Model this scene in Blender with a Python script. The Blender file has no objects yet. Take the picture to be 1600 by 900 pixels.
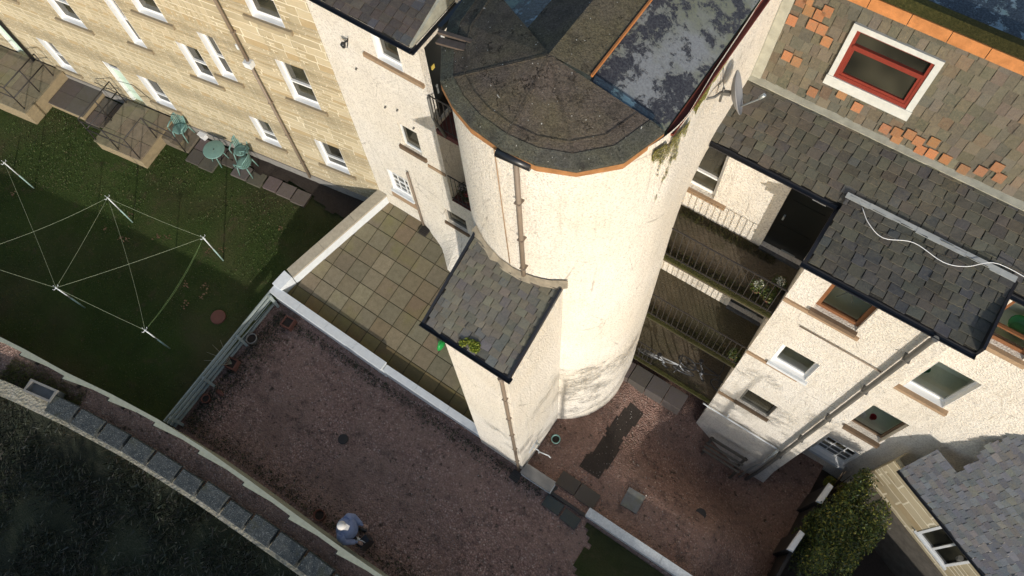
import bpy, math, random
import numpy as np
from mathutils import Vector, Matrix, noise
R=random.Random(7)
SC=bpy.context.scene
COL=SC.collection
# ------------------------------------------------------------ camera
cd=bpy.data.cameras.new('camera'); cam=bpy.data.objects.new('camera',cd); COL.objects.link(cam)
cd.sensor_width=36; cd.lens=27.0; cd.clip_start=.1; cd.clip_end=2000
rt=Vector((.8234071,.5656487,-.0451918)); dn=Vector((.5021876,-.7634725,-.4061003)); fw=Vector((-.2642128,.3116911,-.9127104))
m=Matrix((rt,-dn,-fw)).transposed().to_4x4(); m.translation=Vector((0,0,20)); cam.matrix_world=m
SC.camera=cam
# ------------------------------------------------------------ world, sun, exposure
w=bpy.data.worlds.new('World'); SC.world=w; w.use_nodes=True
nt=w.node_tree; bg=nt.nodes['Background']; sky=nt.nodes.new('ShaderNodeTexSky'); sky.sky_type='NISHITA'; sky.sun_disc=False
EL=math.radians(16.0); AZ=math.atan2(.66,-.75)
sky.sun_elevation=EL; sky.sun_rotation=AZ; sky.air_density=1.0; sky.dust_density=1.0; sky.ozone_density=1.0
nt.links.new(sky.outputs[0],bg.inputs[0]); bg.inputs[1].default_value=.15
sd=bpy.data.lights.new('sun','SUN'); sun=bpy.data.objects.new('sun',sd); COL.objects.link(sun)
sd.energy=2.95; sd.angle=math.radians(.55); sd.color=(1,.95,.885)
ts=Vector((math.cos(EL)*math.sin(AZ),math.cos(EL)*math.cos(AZ),math.sin(EL)))
sun.rotation_euler=ts.to_track_quat('Z','Y').to_euler(); sun.location=(10,-12,18)
SC.view_settings.view_transform='Standard'; SC.view_settings.look='None'; SC.view_settings.exposure=0.30; SC.view_settings.gamma=1
SC.render.engine='CYCLES'
SC.cycles.max_bounces=6

# ------------------------------------------------------------ mesh helper
UP=Vector((0,0,1))
class M:
    def __init__(s): s.v=[];s.f=[];s.c=[];s.sm=[]
    def face(s,pts,col=(1,1,1),smooth=False):
        i=len(s.v); s.v+= [tuple(p) for p in pts]; s.f.append(tuple(range(i,i+len(pts)))); s.c.append(col); s.sm.append(smooth); return s
    def hexa(s,a,b,col=(1,1,1),bottom=True):   # a: 4 bottom pts ccw, b: 4 top pts
        i=len(s.v); s.v+=[tuple(p) for p in a]+[tuple(p) for p in b]
        F=[(i+4,i+5,i+6,i+7)]+[(i+k,i+(k+1)%4,i+4+(k+1)%4,i+4+k) for k in range(4)]
        if bottom: F.append((i+3,i+2,i+1,i))
        s.f+=F; s.c+=[col]*len(F); s.sm+=[False]*len(F); return s
    def box(s,x0,x1,y0,y1,z0,z1,col=(1,1,1)):
        return s.hexa([(x0,y0,z0),(x1,y0,z0),(x1,y1,z0),(x0,y1,z0)],[(x0,y0,z1),(x1,y0,z1),(x1,y1,z1),(x0,y1,z1)],col)
    def obox(s,o,u,v,n,a0,a1,b0,b1,c0,c1,col=(1,1,1)):  # oriented box on axes u,v,n from origin o
        P=lambda a,b,c:Vector(o)+u*a+v*b+n*c
        return s.hexa([P(a0,b0,c0),P(a1,b0,c0),P(a1,b1,c0),P(a0,b1,c0)],[P(a0,b0,c1),P(a1,b0,c1),P(a1,b1,c1),P(a0,b1,c1)],col)
    def bar(s,p,q,w,h=None,col=(1,1,1),up=UP):
        p=Vector(p);q=Vector(q);h=h or w;d=(q-p).normalized();a=d.cross(up)
        if a.length<1e-4:a=d.cross(Vector((0,1,0)))
        a.normalize();b=a.cross(d).normalized()
        A=[p+a*x*w/2+b*y*h/2 for x,y in((-1,-1),(1,-1),(1,1),(-1,1))];B=[x+(q-p) for x in A]
        return s.hexa(A,B,col)
    def tube(s,pts,r,n=8,col=(1,1,1),cap=True):
        pts=[Vector(p) for p in pts]; rs=r if isinstance(r,(list,tuple)) else [r]*len(pts)
        rings=[];a=None
        for k,p in enumerate(pts):
            d=(pts[min(k+1,len(pts)-1)]-pts[max(k-1,0)]).normalized()
            if a is None:
                a=d.cross(UP)
                if a.length<1e-3:a=d.cross(Vector((1,0,0)))
            a=(a-d*a.dot(d)).normalized();b=d.cross(a)
            i=len(s.v);rings.append(i)
            s.v+=[tuple(p+(a*math.cos(t)+b*math.sin(t))*rs[k]) for t in [2*math.pi*j/n for j in range(n)]]
        for k in range(len(rings)-1):
            for j in range(n):
                s.f.append((rings[k]+j,rings[k]+(j+1)%n,rings[k+1]+(j+1)%n,rings[k+1]+j));s.c.append(col);s.sm.append(True)
        if cap:
            s.f.append(tuple(rings[0]+j for j in reversed(range(n))));s.f.append(tuple(rings[-1]+j for j in range(n)));s.c+=[col,col];s.sm+=[False,False]
        return s
    def lathe(s,c,prof,n=20,col=(1,1,1),sc=(1,1)):
        c=Vector(c);R0=[]
        for r,z in prof:
            i=len(s.v);R0.append(i)
            s.v+=[(c.x+r*sc[0]*math.cos(2*math.pi*j/n),c.y+r*sc[1]*math.sin(2*math.pi*j/n),c.z+z) for j in range(n)]
        for k in range(len(R0)-1):
            for j in range(n):
                s.f.append((R0[k]+j,R0[k]+(j+1)%n,R0[k+1]+(j+1)%n,R0[k+1]+j));s.c.append(col);s.sm.append(True)
        s.f.append(tuple(R0[0]+j for j in reversed(range(n))));s.f.append(tuple(R0[-1]+j for j in range(n)));s.c+=[col,col];s.sm+=[False,False]
        return s
    def build(s,name,mat,parent=None,weld=False,base=None):
        off=Vector((0,0,0))
        if parent is not None: off=Vector(parent.get('_o',(0,0,0)))
        elif base is not None: off=Vector(base)
        me=bpy.data.meshes.new(name)
        me.from_pydata([tuple(Vector(p)-off) for p in s.v],[],s.f)
        uv=me.uv_layers.new(name='UVMap'); ca=me.color_attributes.new('Col','FLOAT_COLOR','CORNER')
        V=s.v; ud=np.zeros((len(me.loops),2),dtype=np.float32); cdn=np.ones((len(me.loops),4),dtype=np.float32)
        for p in me.polygons:
            n=p.normal
            if abs(n.z)<.75:
                t=Vector((-n.y,n.x,0)).normalized(); t2=n.cross(t)
            elif abs(n.z)>.999: t=Vector((1,0,0));t2=Vector((0,1,0))
            else:
                t=Vector((-n.y,n.x,0)).normalized(); t2=n.cross(t)
            c=s.c[p.index]; p.use_smooth=s.sm[p.index]
            for li in p.loop_indices:
                q=Vector(V[me.loops[li].vertex_index]); ud[li]=(q.dot(t),q.dot(t2)); cdn[li]=(c[0],c[1],c[2],1)
        uv.data.foreach_set('uv',ud.ravel()); ca.data.foreach_set('color',cdn.ravel())
        if weld:
            import bmesh
            b=bmesh.new();b.from_mesh(me);bmesh.ops.remove_doubles(b,verts=b.verts,dist=1e-4);b.to_mesh(me);b.free()
        me.materials.append(mat)
        o=bpy.data.objects.new(name,me);COL.objects.link(o)
        if parent is not None: o.parent=parent; o['_o']=tuple(off)
        else: o.location=off; o['_o']=tuple(off)
        return o
def thing(name,loc,label,cat,group=None):
    o=bpy.data.objects.new(name,None);o.empty_display_size=.2;COL.objects.link(o);o.location=loc;o['_o']=tuple(loc)
    o['label']=label;o['category']=cat
    if group:o['group']=group
    return o
def tag(o,label,cat,group=None):
    o['label']=label;o['category']=cat
    if group:o['group']=group
    return o
def struct(o,kind='structure',label=None,cat=None):
    o['kind']=kind
    if label:o['label']=label
    if cat:o['category']=cat
    return o

# ------------------------------------------------------------ materials
def mat(name,rough=.8,spec=.3,metal=0):
    m=bpy.data.materials.new(name);m.use_nodes=True;b=m.node_tree.nodes['Principled BSDF']
    b.inputs['Roughness'].default_value=rough;b.inputs['Specular IOR Level'].default_value=spec;b.inputs['Metallic'].default_value=metal
    return m,m.node_tree,b
class N:
    def __init__(s,nt): s.nt=nt
    def new(s,t,**k):
        n=s.nt.nodes.new(t)
        for a,b in k.items(): setattr(n,a,b)
        return n
    def link(s,a,b): s.nt.links.new(a,b)
    def coord(s,kind='Object',scale=(1,1,1)):
        tc=s.new('ShaderNodeTexCoord');mp=s.new('ShaderNodeMapping');mp.inputs['Scale'].default_value=scale
        s.link(tc.outputs[kind],mp.inputs[0]);return mp.outputs[0]
    def geo(s,scale=(1,1,1)):
        g=s.new('ShaderNodeNewGeometry');mp=s.new('ShaderNodeMapping');mp.inputs['Scale'].default_value=scale
        s.link(g.outputs['Position'],mp.inputs[0]);return mp.outputs[0]
    def noise(s,vec,scale,detail=4,rough=.6,out='Fac',dist=0):
        n=s.new('ShaderNodeTexNoise');n.inputs['Scale'].default_value=scale;n.inputs['Detail'].default_value=detail;n.inputs['Roughness'].default_value=rough;n.inputs['Distortion'].default_value=dist
        s.link(vec,n.inputs['Vector']);return n.outputs[out]
    def vor(s,vec,scale,out='Distance',feat='F1',rand=1):
        n=s.new('ShaderNodeTexVoronoi');n.feature=feat;n.inputs['Scale'].default_value=scale;n.inputs['Randomness'].default_value=rand
        s.link(vec,n.inputs['Vector']);return n.outputs[out]
    def ramp(s,fac,stops,interp='LINEAR'):
        r=s.new('ShaderNodeValToRGB');e=r.color_ramp;e.interpolation=interp
        while len(e.elements)<len(stops): e.elements.new(.5)
        for el,(p,c) in zip(e.elements,stops):
            el.position=p;el.color=(c,c,c,1) if isinstance(c,(int,float)) else (*c,1)
        s.link(fac,r.inputs[0]);return r.outputs[0]
    def mix(s,fac,a,b,mode='MIX'):
        n=s.new('ShaderNodeMix',data_type='RGBA',blend_type=mode)
        for ix,v in ((0,fac),(6,a),(7,b)):
            sock=n.inputs[ix]
            if isinstance(v,(int,float)): sock.default_value=v if ix==0 else (v,v,v,1)
            elif isinstance(v,tuple): sock.default_value=(*v,1)
            else: s.link(v,sock)
        return n.outputs[2]
    def math(s,op,a,b=0):
        n=s.new('ShaderNodeMath',operation=op)
        for i,v in enumerate((a,b)):
            if isinstance(v,(int,float)): n.inputs[i].default_value=v
            else: s.link(v,n.inputs[i])
        return n.outputs[0]
    def sep(s,vec):
        n=s.new('ShaderNodeSeparateXYZ');s.link(vec,n.inputs[0]);return n.outputs
    def bump(s,b,h,strength=.5,dist=.01):
        n=s.new('ShaderNodeBump');n.inputs['Strength'].default_value=strength;n.inputs['Distance'].default_value=dist
        s.link(h,n.inputs['Height']);s.link(n.outputs[0],b.inputs['Normal'])
    def attr(s,name='Col'):
        n=s.new('ShaderNodeAttribute',attribute_name=name);return n.outputs['Color']
def plain(name,col,rough=.6,spec=.3,metal=0,var=.25,scale=8,bump=0):
    m,nt,b=mat(name,rough,spec,metal);n=N(nt);g=n.geo()
    f=n.noise(g,scale,5,.65)
    c=n.mix(f,tuple(x*(1-var) for x in col),tuple(min(1,x*(1+var)) for x in col))
    n.link(c,b.inputs['Base Color'])
    if bump: n.bump(b,n.noise(g,scale*12,3),bump,.01)
    return m
def harl(name,base,dirt=.35,grain=1.0,mossy=0):
    m,nt,b=mat(name,.9,.15);n=N(nt);g=n.geo()
    big=n.noise(g,.55,6,.62);mid=n.noise(g,3.2,6,.7)
    c=n.mix(n.ramp(big,[(.35,0),(.75,1)]),base,tuple(x*y for x,y in zip(base,(.90,.87,.80))))
    c=n.mix(n.ramp(mid,[(.46,0),(.8,.55*dirt*2)]),c,(.50,.45,.38))
    st=n.noise(n.geo((5,5,.35)),1.6,5,.6)
    c=n.mix(n.ramp(st,[(.52,0),(.85,dirt)]),c,(.40,.35,.29))
    sp=n.vor(g,30/grain,'Distance');spk=n.noise(g,34/grain,4,.75);sp2=n.noise(g,85/grain,2,.6)
    c=n.mix(n.ramp(spk,[(.33,.75),(.50,0)]),c,(.36,.30,.24));c=n.mix(n.ramp(n.noise(n.geo((9,9,.5)),1.2,6,.7),[(.56,0),(.78,.45)]),c,(.36,.33,.24));hc=n.vor(n.geo((1,1,.6)),.9,'Distance','DISTANCE_TO_EDGE');c=n.mix(n.math('MULTIPLY',n.ramp(n.math('ADD',hc,n.math('MULTIPLY',n.noise(g,6,4),.05)),[(.026,.55),(.034,0)]),n.ramp(n.noise(g,.9,2),[(.52,0),(.58,1)])),c,(.30,.25,.19))
    c=n.mix(n.ramp(spk,[(.54,0),(.75,.35)]),c,(.92,.88,.80))
    c=n.mix(n.ramp(sp2,[(.28,.4),(.45,0)]),c,(.30,.25,.2))
    n.link(c,b.inputs['Base Color'])
    h=n.math('ADD',sp,n.math('MULTIPLY',spk,1.3))
    n.bump(b,h,.8,.016*grain)
    return m
def slate(name,mossc=(.17,.15,.07),moss=.35,k=1.0):
    m,nt,b=mat(name,.62,.35);n=N(nt);g=n.geo();a=n.attr()
    f=n.noise(g,24,5,.7);f2=n.noise(g,1.6,4,.6);f3=n.noise(g,110,3,.6)
    c=n.mix(n.ramp(f,[(.3,.0),(.75,.5)]),a,n.mix(.5,a,(.24,.22,.18)))
    c=n.mix(n.math('MULTIPLY',n.ramp(f2,[(.42,0),(.72,1)]),n.ramp(f,[(.4,0),(.65,moss*1.4)])),c,mossc)
    c=n.mix(1.0,c,n.ramp(f3,[(.2,.65*k),(.8,1.25*k)]),'MULTIPLY')
    n.link(c,b.inputs['Base Color']);n.bump(b,n.math('ADD',f,n.math('MULTIPLY',f3,.6)),.55,.012)
    return m
def stone():
    m,nt,b=mat('sandstone_masonry',.9,.15);n=N(nt)
    tc=n.new('ShaderNodeTexCoord')
    wob=n.new('ShaderNodeVectorMath',operation='MULTIPLY_ADD')
    nz=n.new('ShaderNodeTexNoise');nz.inputs['Scale'].default_value=5;nz.inputs['Detail'].default_value=3;n.link(tc.outputs['UV'],nz.inputs['Vector'])
    n.link(nz.outputs['Color'],wob.inputs[0]);wob.inputs[1].default_value=(.05,.045,0);n.link(tc.outputs['UV'],wob.inputs[2])
    def brick(wd,h,off,sq=1,sqf=2,seed=0):
        k=n.new('ShaderNodeTexBrick');k.offset=off;k.squash=sq;k.squash_frequency=sqf
        k.inputs['Scale'].default_value=1;k.inputs['Brick Width'].default_value=wd;k.inputs['Row Height'].default_value=h
        k.inputs['Mortar Size'].default_value=.017;k.inputs['Mortar Smooth'].default_value=.25
        k.inputs['Color1'].default_value=(0,0,0,1);k.inputs['Color2'].default_value=(1,1,1,1);k.inputs['Mortar'].default_value=(.5,.5,.5,1)
        n.link(wob.outputs[0],k.inputs['Vector']);return k
    k1=brick(.60,.235,.37,1.5,3);k2=brick(.42,.118,.6,.65,2)
    # a few courses split into thin snecks
    cell=n.vor(n.coord('UV',(.9,1.4,1)),1.0,'Color');sel=n.ramp(n.sep(cell)[0],[(0,0),(.64,1)],'CONSTANT')
    f=n.mix(sel,k1.outputs['Color'],k2.outputs['Color']);mo=n.mix(sel,k1.outputs['Fac'],k2.outputs['Fac'])
    wn=n.new('ShaderNodeTexWhiteNoise',noise_dimensions='3D');n.link(f,wn.inputs['Vector']);f=wn.outputs['Value']
    col=n.ramp(f,[(0,(.34,.27,.155)),(.2,(.46,.375,.23)),(.42,(.55,.465,.31)),(.6,(.40,.335,.215)),(.8,(.58,.50,.345)),(1,(.42,.31,.165))])
    big=n.noise(n.geo(),.7,4);sm=n.noise(n.coord('UV',(3,14,1)),2.2,5,.7)
    col=n.mix(n.ramp(sm,[(.40,0),(.75,.35)]),col,(.32,.245,.14))
    col=n.mix(n.ramp(n.noise(n.geo(),1.7,4),[(.45,0),(.8,.35)]),col,(.62,.53,.36))
    fl=n.noise(n.geo(),13,4,.7)
    col=n.mix(n.ramp(fl,[(.60,0),(.78,.45)]),col,(.70,.62,.47))
    mm=n.math('MULTIPLY',mo,n.ramp(n.noise(n.geo(),2.3,3),[(.3,.45),(.55,1)]))
    col=n.mix(mm,col,(.78,.70,.52))
    n.link(col,b.inputs['Base Color'])
    n.bump(b,n.math('ADD',n.math('MULTIPLY',mo,-.6),n.math('ADD',n.math('MULTIPLY',sm,.6),n.math('MULTIPLY',f,.5))),.8,.025)
    return m
def gravel(name,c1,c2,c3,sc=30,patch=(.10,.08,.07)):
    m,nt,b=mat(name,.95,.1);n=N(nt);g=n.geo()
    v=n.vor(g,sc,'Color');d=n.vor(g,sc,'Distance')
    c=n.ramp(n.sep(v)[0],[(0,c1),(.5,c2),(.85,c2),(1,c3)])
    c=n.mix(n.ramp(d,[(.3,0),(.75,.5)]),c,(.05,.035,.03))
    big=n.noise(g,.45,7,.7);mid=n.noise(g,4,5,.65)
    c=n.mix(n.ramp(big,[(.40,0),(.62,.75)]),c,patch);c=n.mix(n.ramp(n.noise(n.geo((1,1.6,1)),.9,6,.7),[(.50,0),(.66,.45)]),c,tuple(x*.45 for x in c2))
    c=n.mix(n.ramp(mid,[(.56,0),(.72,.65)]),c,(.055,.042,.036));c=n.mix(n.ramp(n.noise(g,2.1,7,.75),[(.55,0),(.66,.6)]),c,(.07,.055,.045))
    c=n.mix(n.ramp(n.noise(g,6.5,3,.6),[(.62,0),(.70,.8)]),c,(.04,.034,.025));c=n.mix(n.ramp(n.noise(g,19,2,.5),[(.66,0),(.74,.7)]),c,(.03,.024,.02))
    n.link(c,b.inputs['Base Color']);n.bump(b,n.math('ADD',n.math('MULTIPLY',d,-1),mid),.9,.03)
    return m
def grassmat(name,a,b_,c_,dirt=(.07,.055,.035),amt=.6):
    m,nt,b=mat(name,.95,.1);n=N(nt);g=n.geo()
    f=n.noise(g,26,5,.75);big=n.noise(g,.55,6,.65);mid=n.noise(g,2.3,7,.72)
    c=n.ramp(f,[(.25,a),(.5,b_),(.75,c_)]);c=n.mix(n.ramp(n.noise(g,.35,4,.6),[(.45,0),(.65,.5)]),c,dirt)
    c=n.mix(n.ramp(big,[(.4,0),(.7,.5)]),c,tuple(x*.5 for x in a))
    c=n.mix(n.ramp(mid,[(.56,0),(.72,amt)]),c,dirt)
    n.link(c,b.inputs['Base Color']);n.bump(b,n.math('ADD',f,mid),1,.06)
    return m
MT={}
MT['harl']=harl('cream_roughcast',(.83,.775,.68),.24)
MT['harlw']=harl('painted_roughcast',(.80,.755,.675),.36)
MT['stone']=stone()
MT['slate']=slate('slate')
MT['slatew']=slate('weathered_slate',(.20,.16,.085),.42)
MT['gravel']=gravel('red_gravel',(.235,.142,.112),(.385,.245,.20),(.58,.44,.37),26,(.26,.175,.14))
MT['gravel2']=gravel('court_gravel',(.235,.135,.10),(.36,.215,.165),(.54,.40,.32),26,(.25,.165,.13))
MT['lawn']=grassmat('lawn_grass',(.030,.048,.014),(.050,.078,.020),(.085,.105,.035),(.10,.075,.045),.75)
MT['bank']=grassmat('rough_grass',(.020,.026,.014),(.040,.047,.028),(.10,.10,.075),(.03,.03,.026),.7)
MT['soil']=plain('dark_soil',(.05,.04,.033),.95,.1,var=.5,scale=20,bump=.8)
MT['white']=plain('white_upvc',(.80,.80,.78),.35,.5,var=.04)
MT['whitep']=plain('white_masonry_paint',(.66,.68,.68),.7,.3,var=.2,scale=9,bump=.2)
MT['black']=plain('black_plastic',(.018,.018,.02),.35,.5,var=.3)
MT['grey']=plain('grey_metal',(.12,.115,.10),.5,.5,var=.35)
MT['pipe']=plain('brown_grey_pipe',(.22,.17,.125),.6,.4,var=.25)
MT['rail']=plain('rusty_railing_paint',(.035,.030,.026),.6,.4,var=.4)
MT['galv']=plain('galvanised_metal',(.42,.44,.42),.4,.5,.5,var=.2)
MT['sill']=plain('brown_sill_paint',(.34,.235,.145),.8,.2,var=.3,scale=14,bump=.2)
MT['brown']=plain('brown_window_paint',(.20,.085,.035),.5,.4,var=.3)
MT['red']=plain('red_window_paint',(.21,.035,.022),.35,.5,var=.2)
MT['lead']=plain('lead_flashing',(.36,.37,.35),.6,.3,var=.35,scale=5,bump=.3)
MT['cement']=plain('pale_cement_fillet',(.36,.35,.28),.9,.2,var=.5,scale=6,bump=.6)
MT['mortar']=plain('stained_mortar',(.30,.255,.185),.95,.1,var=.6,scale=9,bump=.8)
MT['sst']=plain('sandstone_sill',(.30,.245,.16),.85,.2,var=.3,scale=9,bump=.3)
MT['terra']=plain('terracotta',(.17,.075,.055),.85,.2,var=.3)
MT['timber']=plain('weathered_timber',(.10,.09,.075),.85,.2,var=.4,scale=10,bump=.3)
MT['fencet']=plain('pale_green_timber',(.34,.35,.27),.85,.2,var=.3,scale=10,bump=.3)
MT['greenrail']=plain('grey_green_rail_paint',(.30,.34,.32),.7,.3,var=.25)
MT['conc']=plain('concrete',(.24,.225,.20),.9,.2,var=.35,scale=7,bump=.4)
MT['concd']=plain('dark_concrete',(.10,.10,.105),.9,.2,var=.75,scale=14,bump=.7)
MT['darkdoor']=plain('dark_green_door_paint',(.012,.013,.012),.3,.5,var=.3)
MT['mint']=plain('mint_door_paint',(.50,.62,.50),.5,.4,var=.06)
MT['greenp']=plain('pale_green_plastic',(.16,.28,.24),.45,.4,var=.2)
MT['brightg']=plain('bright_green_plastic',(.02,.32,.06),.4,.4,var=.2)
MT['skirtw']=plain('interior_wall',(.80,.82,.68),.8,.2,var=.1)  # lightened to stand for sunlight that does not reach the rooms
MT['wood']=plain('old_wood',(.16,.11,.07),.85,.2,var=.4)
MT['orange']=plain('orange_clay_ridge',(.48,.20,.07),.9,.15,var=.5,scale=7,bump=.7)
def glass():
    m,nt,b=mat('window_glass',.03,.5);n=N(nt);g=n.geo()
    f=n.noise(g,.9,2)
    n.link(n.ramp(f,[(.35,(.014,.014,.011)),(.60,(.055,.052,.036)),(.75,(.030,.030,.022))]),b.inputs['Base Color']);b.inputs['Roughness'].default_value=.04  # olive mottling in the base colour stands for reflections in the panes
    return m
MT['glass']=glass()
def clearglass():
    m=bpy.data.materials.new('clear_window_glass');m.use_nodes=True;nt=m.node_tree;n=N(nt);nt.nodes.clear()
    o=n.new('ShaderNodeOutputMaterial');t=n.new('ShaderNodeBsdfTransparent');gl=n.new('ShaderNodeBsdfGlossy');mx=n.new('ShaderNodeMixShader')
    fr=n.new('ShaderNodeFresnel');fr.inputs[0].default_value=1.5;gl.inputs['Roughness'].default_value=.02
    n.link(fr.outputs[0],mx.inputs[0]);n.link(t.outputs[0],mx.inputs[1]);n.link(gl.outputs[0],mx.inputs[2]);n.link(mx.outputs[0],o.inputs[0]);return m
MT['clear']=clearglass()
def flagm(name,rough=.9,lichen=(.20,.19,.05)):
    m,nt,b=mat(name,rough,.2);n=N(nt);g=n.geo();a=n.attr()
    f=n.noise(g,9,6,.7);f2=n.noise(g,1.1,4,.6);f3=n.noise(g,60,3)
    c=n.mix(n.ramp(f,[(.35,0),(.8,.6)]),a,(.10,.085,.05))
    c=n.mix(n.ramp(f2,[(.55,0),(.75,.4)]),c,lichen)
    c=n.mix(1,c,n.ramp(f3,[(.2,.75),(.8,1.2)]),'MULTIPLY')
    n.link(c,b.inputs['Base Color']);n.bump(b,n.math('ADD',f,f3),.4,.012);return m
MT['flag']=flagm('paving_slab')
MT['flagd']=flagm('dark_paving_slab',.85,(.08,.08,.05))
def lichenslab():
    m,nt,b=mat('lichen_covered_slab',.9,.2);n=N(nt);g=n.geo()
    f=n.noise(g,7,6,.75);f2=n.noise(g,38,4,.7);f3=n.noise(g,2.4,4,.6)
    c=n.mix(n.ramp(f,[(.35,0),(.7,1)]),(.040,.048,.052),(.10,.105,.10))
    c=n.mix(n.ramp(f2,[(.56,0),(.66,.75)]),c,(.34,.36,.34))
    c=n.mix(n.ramp(f3,[(.55,0),(.72,.7)]),c,(.07,.07,.035))
    n.link(c,b.inputs['Base Color']);n.bump(b,n.math('ADD',f,f2),.9,.03);return m
MT['lich']=lichenslab()
def felt():
    m,nt,b=mat('mineral_roofing_felt',.9,.15);n=N(nt);g=n.geo()
    a=n.attr();f=n.noise(g,42,5,.8);big=n.noise(g,1.5,5,.65)
    c=n.mix(n.ramp(big,[(.42,0),(.7,.7)]),a,n.mix(.5,a,(.13,.115,.04)))
    c=n.mix(1,c,n.ramp(f,[(.3,.35),(.7,1.7)]),'MULTIPLY');c=n.mix(n.ramp(n.noise(g,4.5,6,.75),[(.50,0),(.68,.6)]),c,(.035,.03,.026))
    gn=n.noise(g,5,5,.7,'Color');ad=n.new('ShaderNodeVectorMath',operation='MULTIPLY_ADD');n.link(gn,ad.inputs[0]);ad.inputs[1].default_value=(.5,.5,.5);n.link(g,ad.inputs[2]);cr=n.vor(ad.outputs[0],1.9,'Distance','DISTANCE_TO_EDGE');wv=n.noise(g,9,3)
    ck=n.ramp(n.math('ADD',cr,n.math('MULTIPLY',wv,.03)),[(.019,1),(.027,0)])
    ck=n.math('MULTIPLY',ck,n.ramp(n.noise(g,3.1,2),[(.52,0),(.57,1)]))
    c=n.mix(ck,c,(.012,.011,.010))
    c=n.mix(n.ramp(n.noise(g,26,1,.4),[(.76,0),(.79,.9)]),c,(.6,.58,.52))
    n.link(c,b.inputs['Base Color']);n.bump(b,n.math('ADD',n.math('MULTIPLY',f,.8),n.math('ADD',n.noise(g,6,4),n.math('MULTIPLY',ck,-1))),1,.035);return m
MT['felt']=felt()
def peel(name,dark,light,green=(.16,.17,.11),th=.5):
    m,nt,b=mat(name,.5,.4);n=N(nt);g=n.geo()
    f=n.noise(g,4.6,10,.78,dist=.2);f1=n.noise(n.geo((1.6,.7,1)),1.3,4,.6)
    ff=n.math('ADD',n.math('MULTIPLY',f,.72),n.math('MULTIPLY',f1,.42))
    k=n.ramp(ff,[(th+.055,0),(th+.085,1)])
    c=n.mix(k,dark,light);k2=n.ramp(n.noise(g,.9,4,.6),[(.42,0),(.56,.85)])
    c=n.mix(n.math('MULTIPLY',k,k2),c,green)
    c=n.mix(n.ramp(n.noise(g,35,4,.7),[(.35,.5),(.6,0)]),c,tuple(x*.5 for x in light))
    n.link(c,b.inputs['Base Color']);n.bump(b,n.math('ADD',k,n.noise(g,40,3)),.5,.01);return m
MT['peel']=peel('peeling_roof_coating',(.022,.020,.026),(.22,.225,.225),(.15,.155,.09))
MT['peeld']=peel('shade_toned_dark_coating',(.012,.016,.026),(.22,.30,.36),(.10,.17,.12),.53)  # darker bluish copy of the coating, with the left slope's shade in its colour
def leafm(name,a,b_,c_):
    m,nt,b=mat(name,.55,.4);n=N(nt);t=n.attr();n.link(t,b.inputs['Base Color'])
    b.inputs['Subsurface Weight'].default_value=0
    return m
MT['leaf']=leafm('leaves',0,0,0)
MT['rimm']=plain('dull_wheel_metal',(.16,.165,.17),.45,.5,.3,var=.2)
MT['bark']=plain('bark',(.10,.075,.05),.9,.1,var=.4,scale=15,bump=.5)

# ------------------------------------------------------------ generic builders
X=Vector((1,0,0));Y=Vector((0,1,0));Z=UP
def jit(c,a=.15,r=R): k=1+r.uniform(-a,a); return tuple(max(0,x*k*(1+r.uniform(-a*.3,a*.3))) for x in c)
def wall(mm,o,u,s0,s1,z0,z1,ops,n,depth=.16,seg=None):
    """vertical wall sheet on origin o, horizontal axis u, outward normal n; rectangular openings with reveals"""
    o=Vector(o);P=lambda s,z,d=0:(o+u*s+Z*(z-o.z))-n*d
    xs=sorted({s0,s1,*[v for q in ops for v in q[:2] if s0<v<s1]});zs=sorted({z0,z1,*[v for q in ops for v in q[2:4] if z0<v<z1]})
    for i in range(len(xs)-1):
        for j in range(len(zs)-1):
            cx=(xs[i]+xs[i+1])/2;cz=(zs[j]+zs[j+1])/2
            if any(q[0]<cx<q[1] and q[2]<cz<q[3] for q in ops): continue
            mm.face([P(xs[i],zs[j]),P(xs[i+1],zs[j]),P(xs[i+1],zs[j+1]),P(xs[i],zs[j+1])])
    for a,b,c,d in [q[:4] for q in ops]:
        mm.face([P(a,c),P(a,d),P(a,d,depth),P(a,c,depth)]);mm.face([P(b,d),P(b,c),P(b,c,depth),P(b,d,depth)])
        mm.face([P(a,d),P(b,d),P(b,d,depth),P(a,d,depth)]);mm.face([P(b,c),P(a,c),P(a,c,depth),P(b,c,depth)])
    return mm
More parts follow.
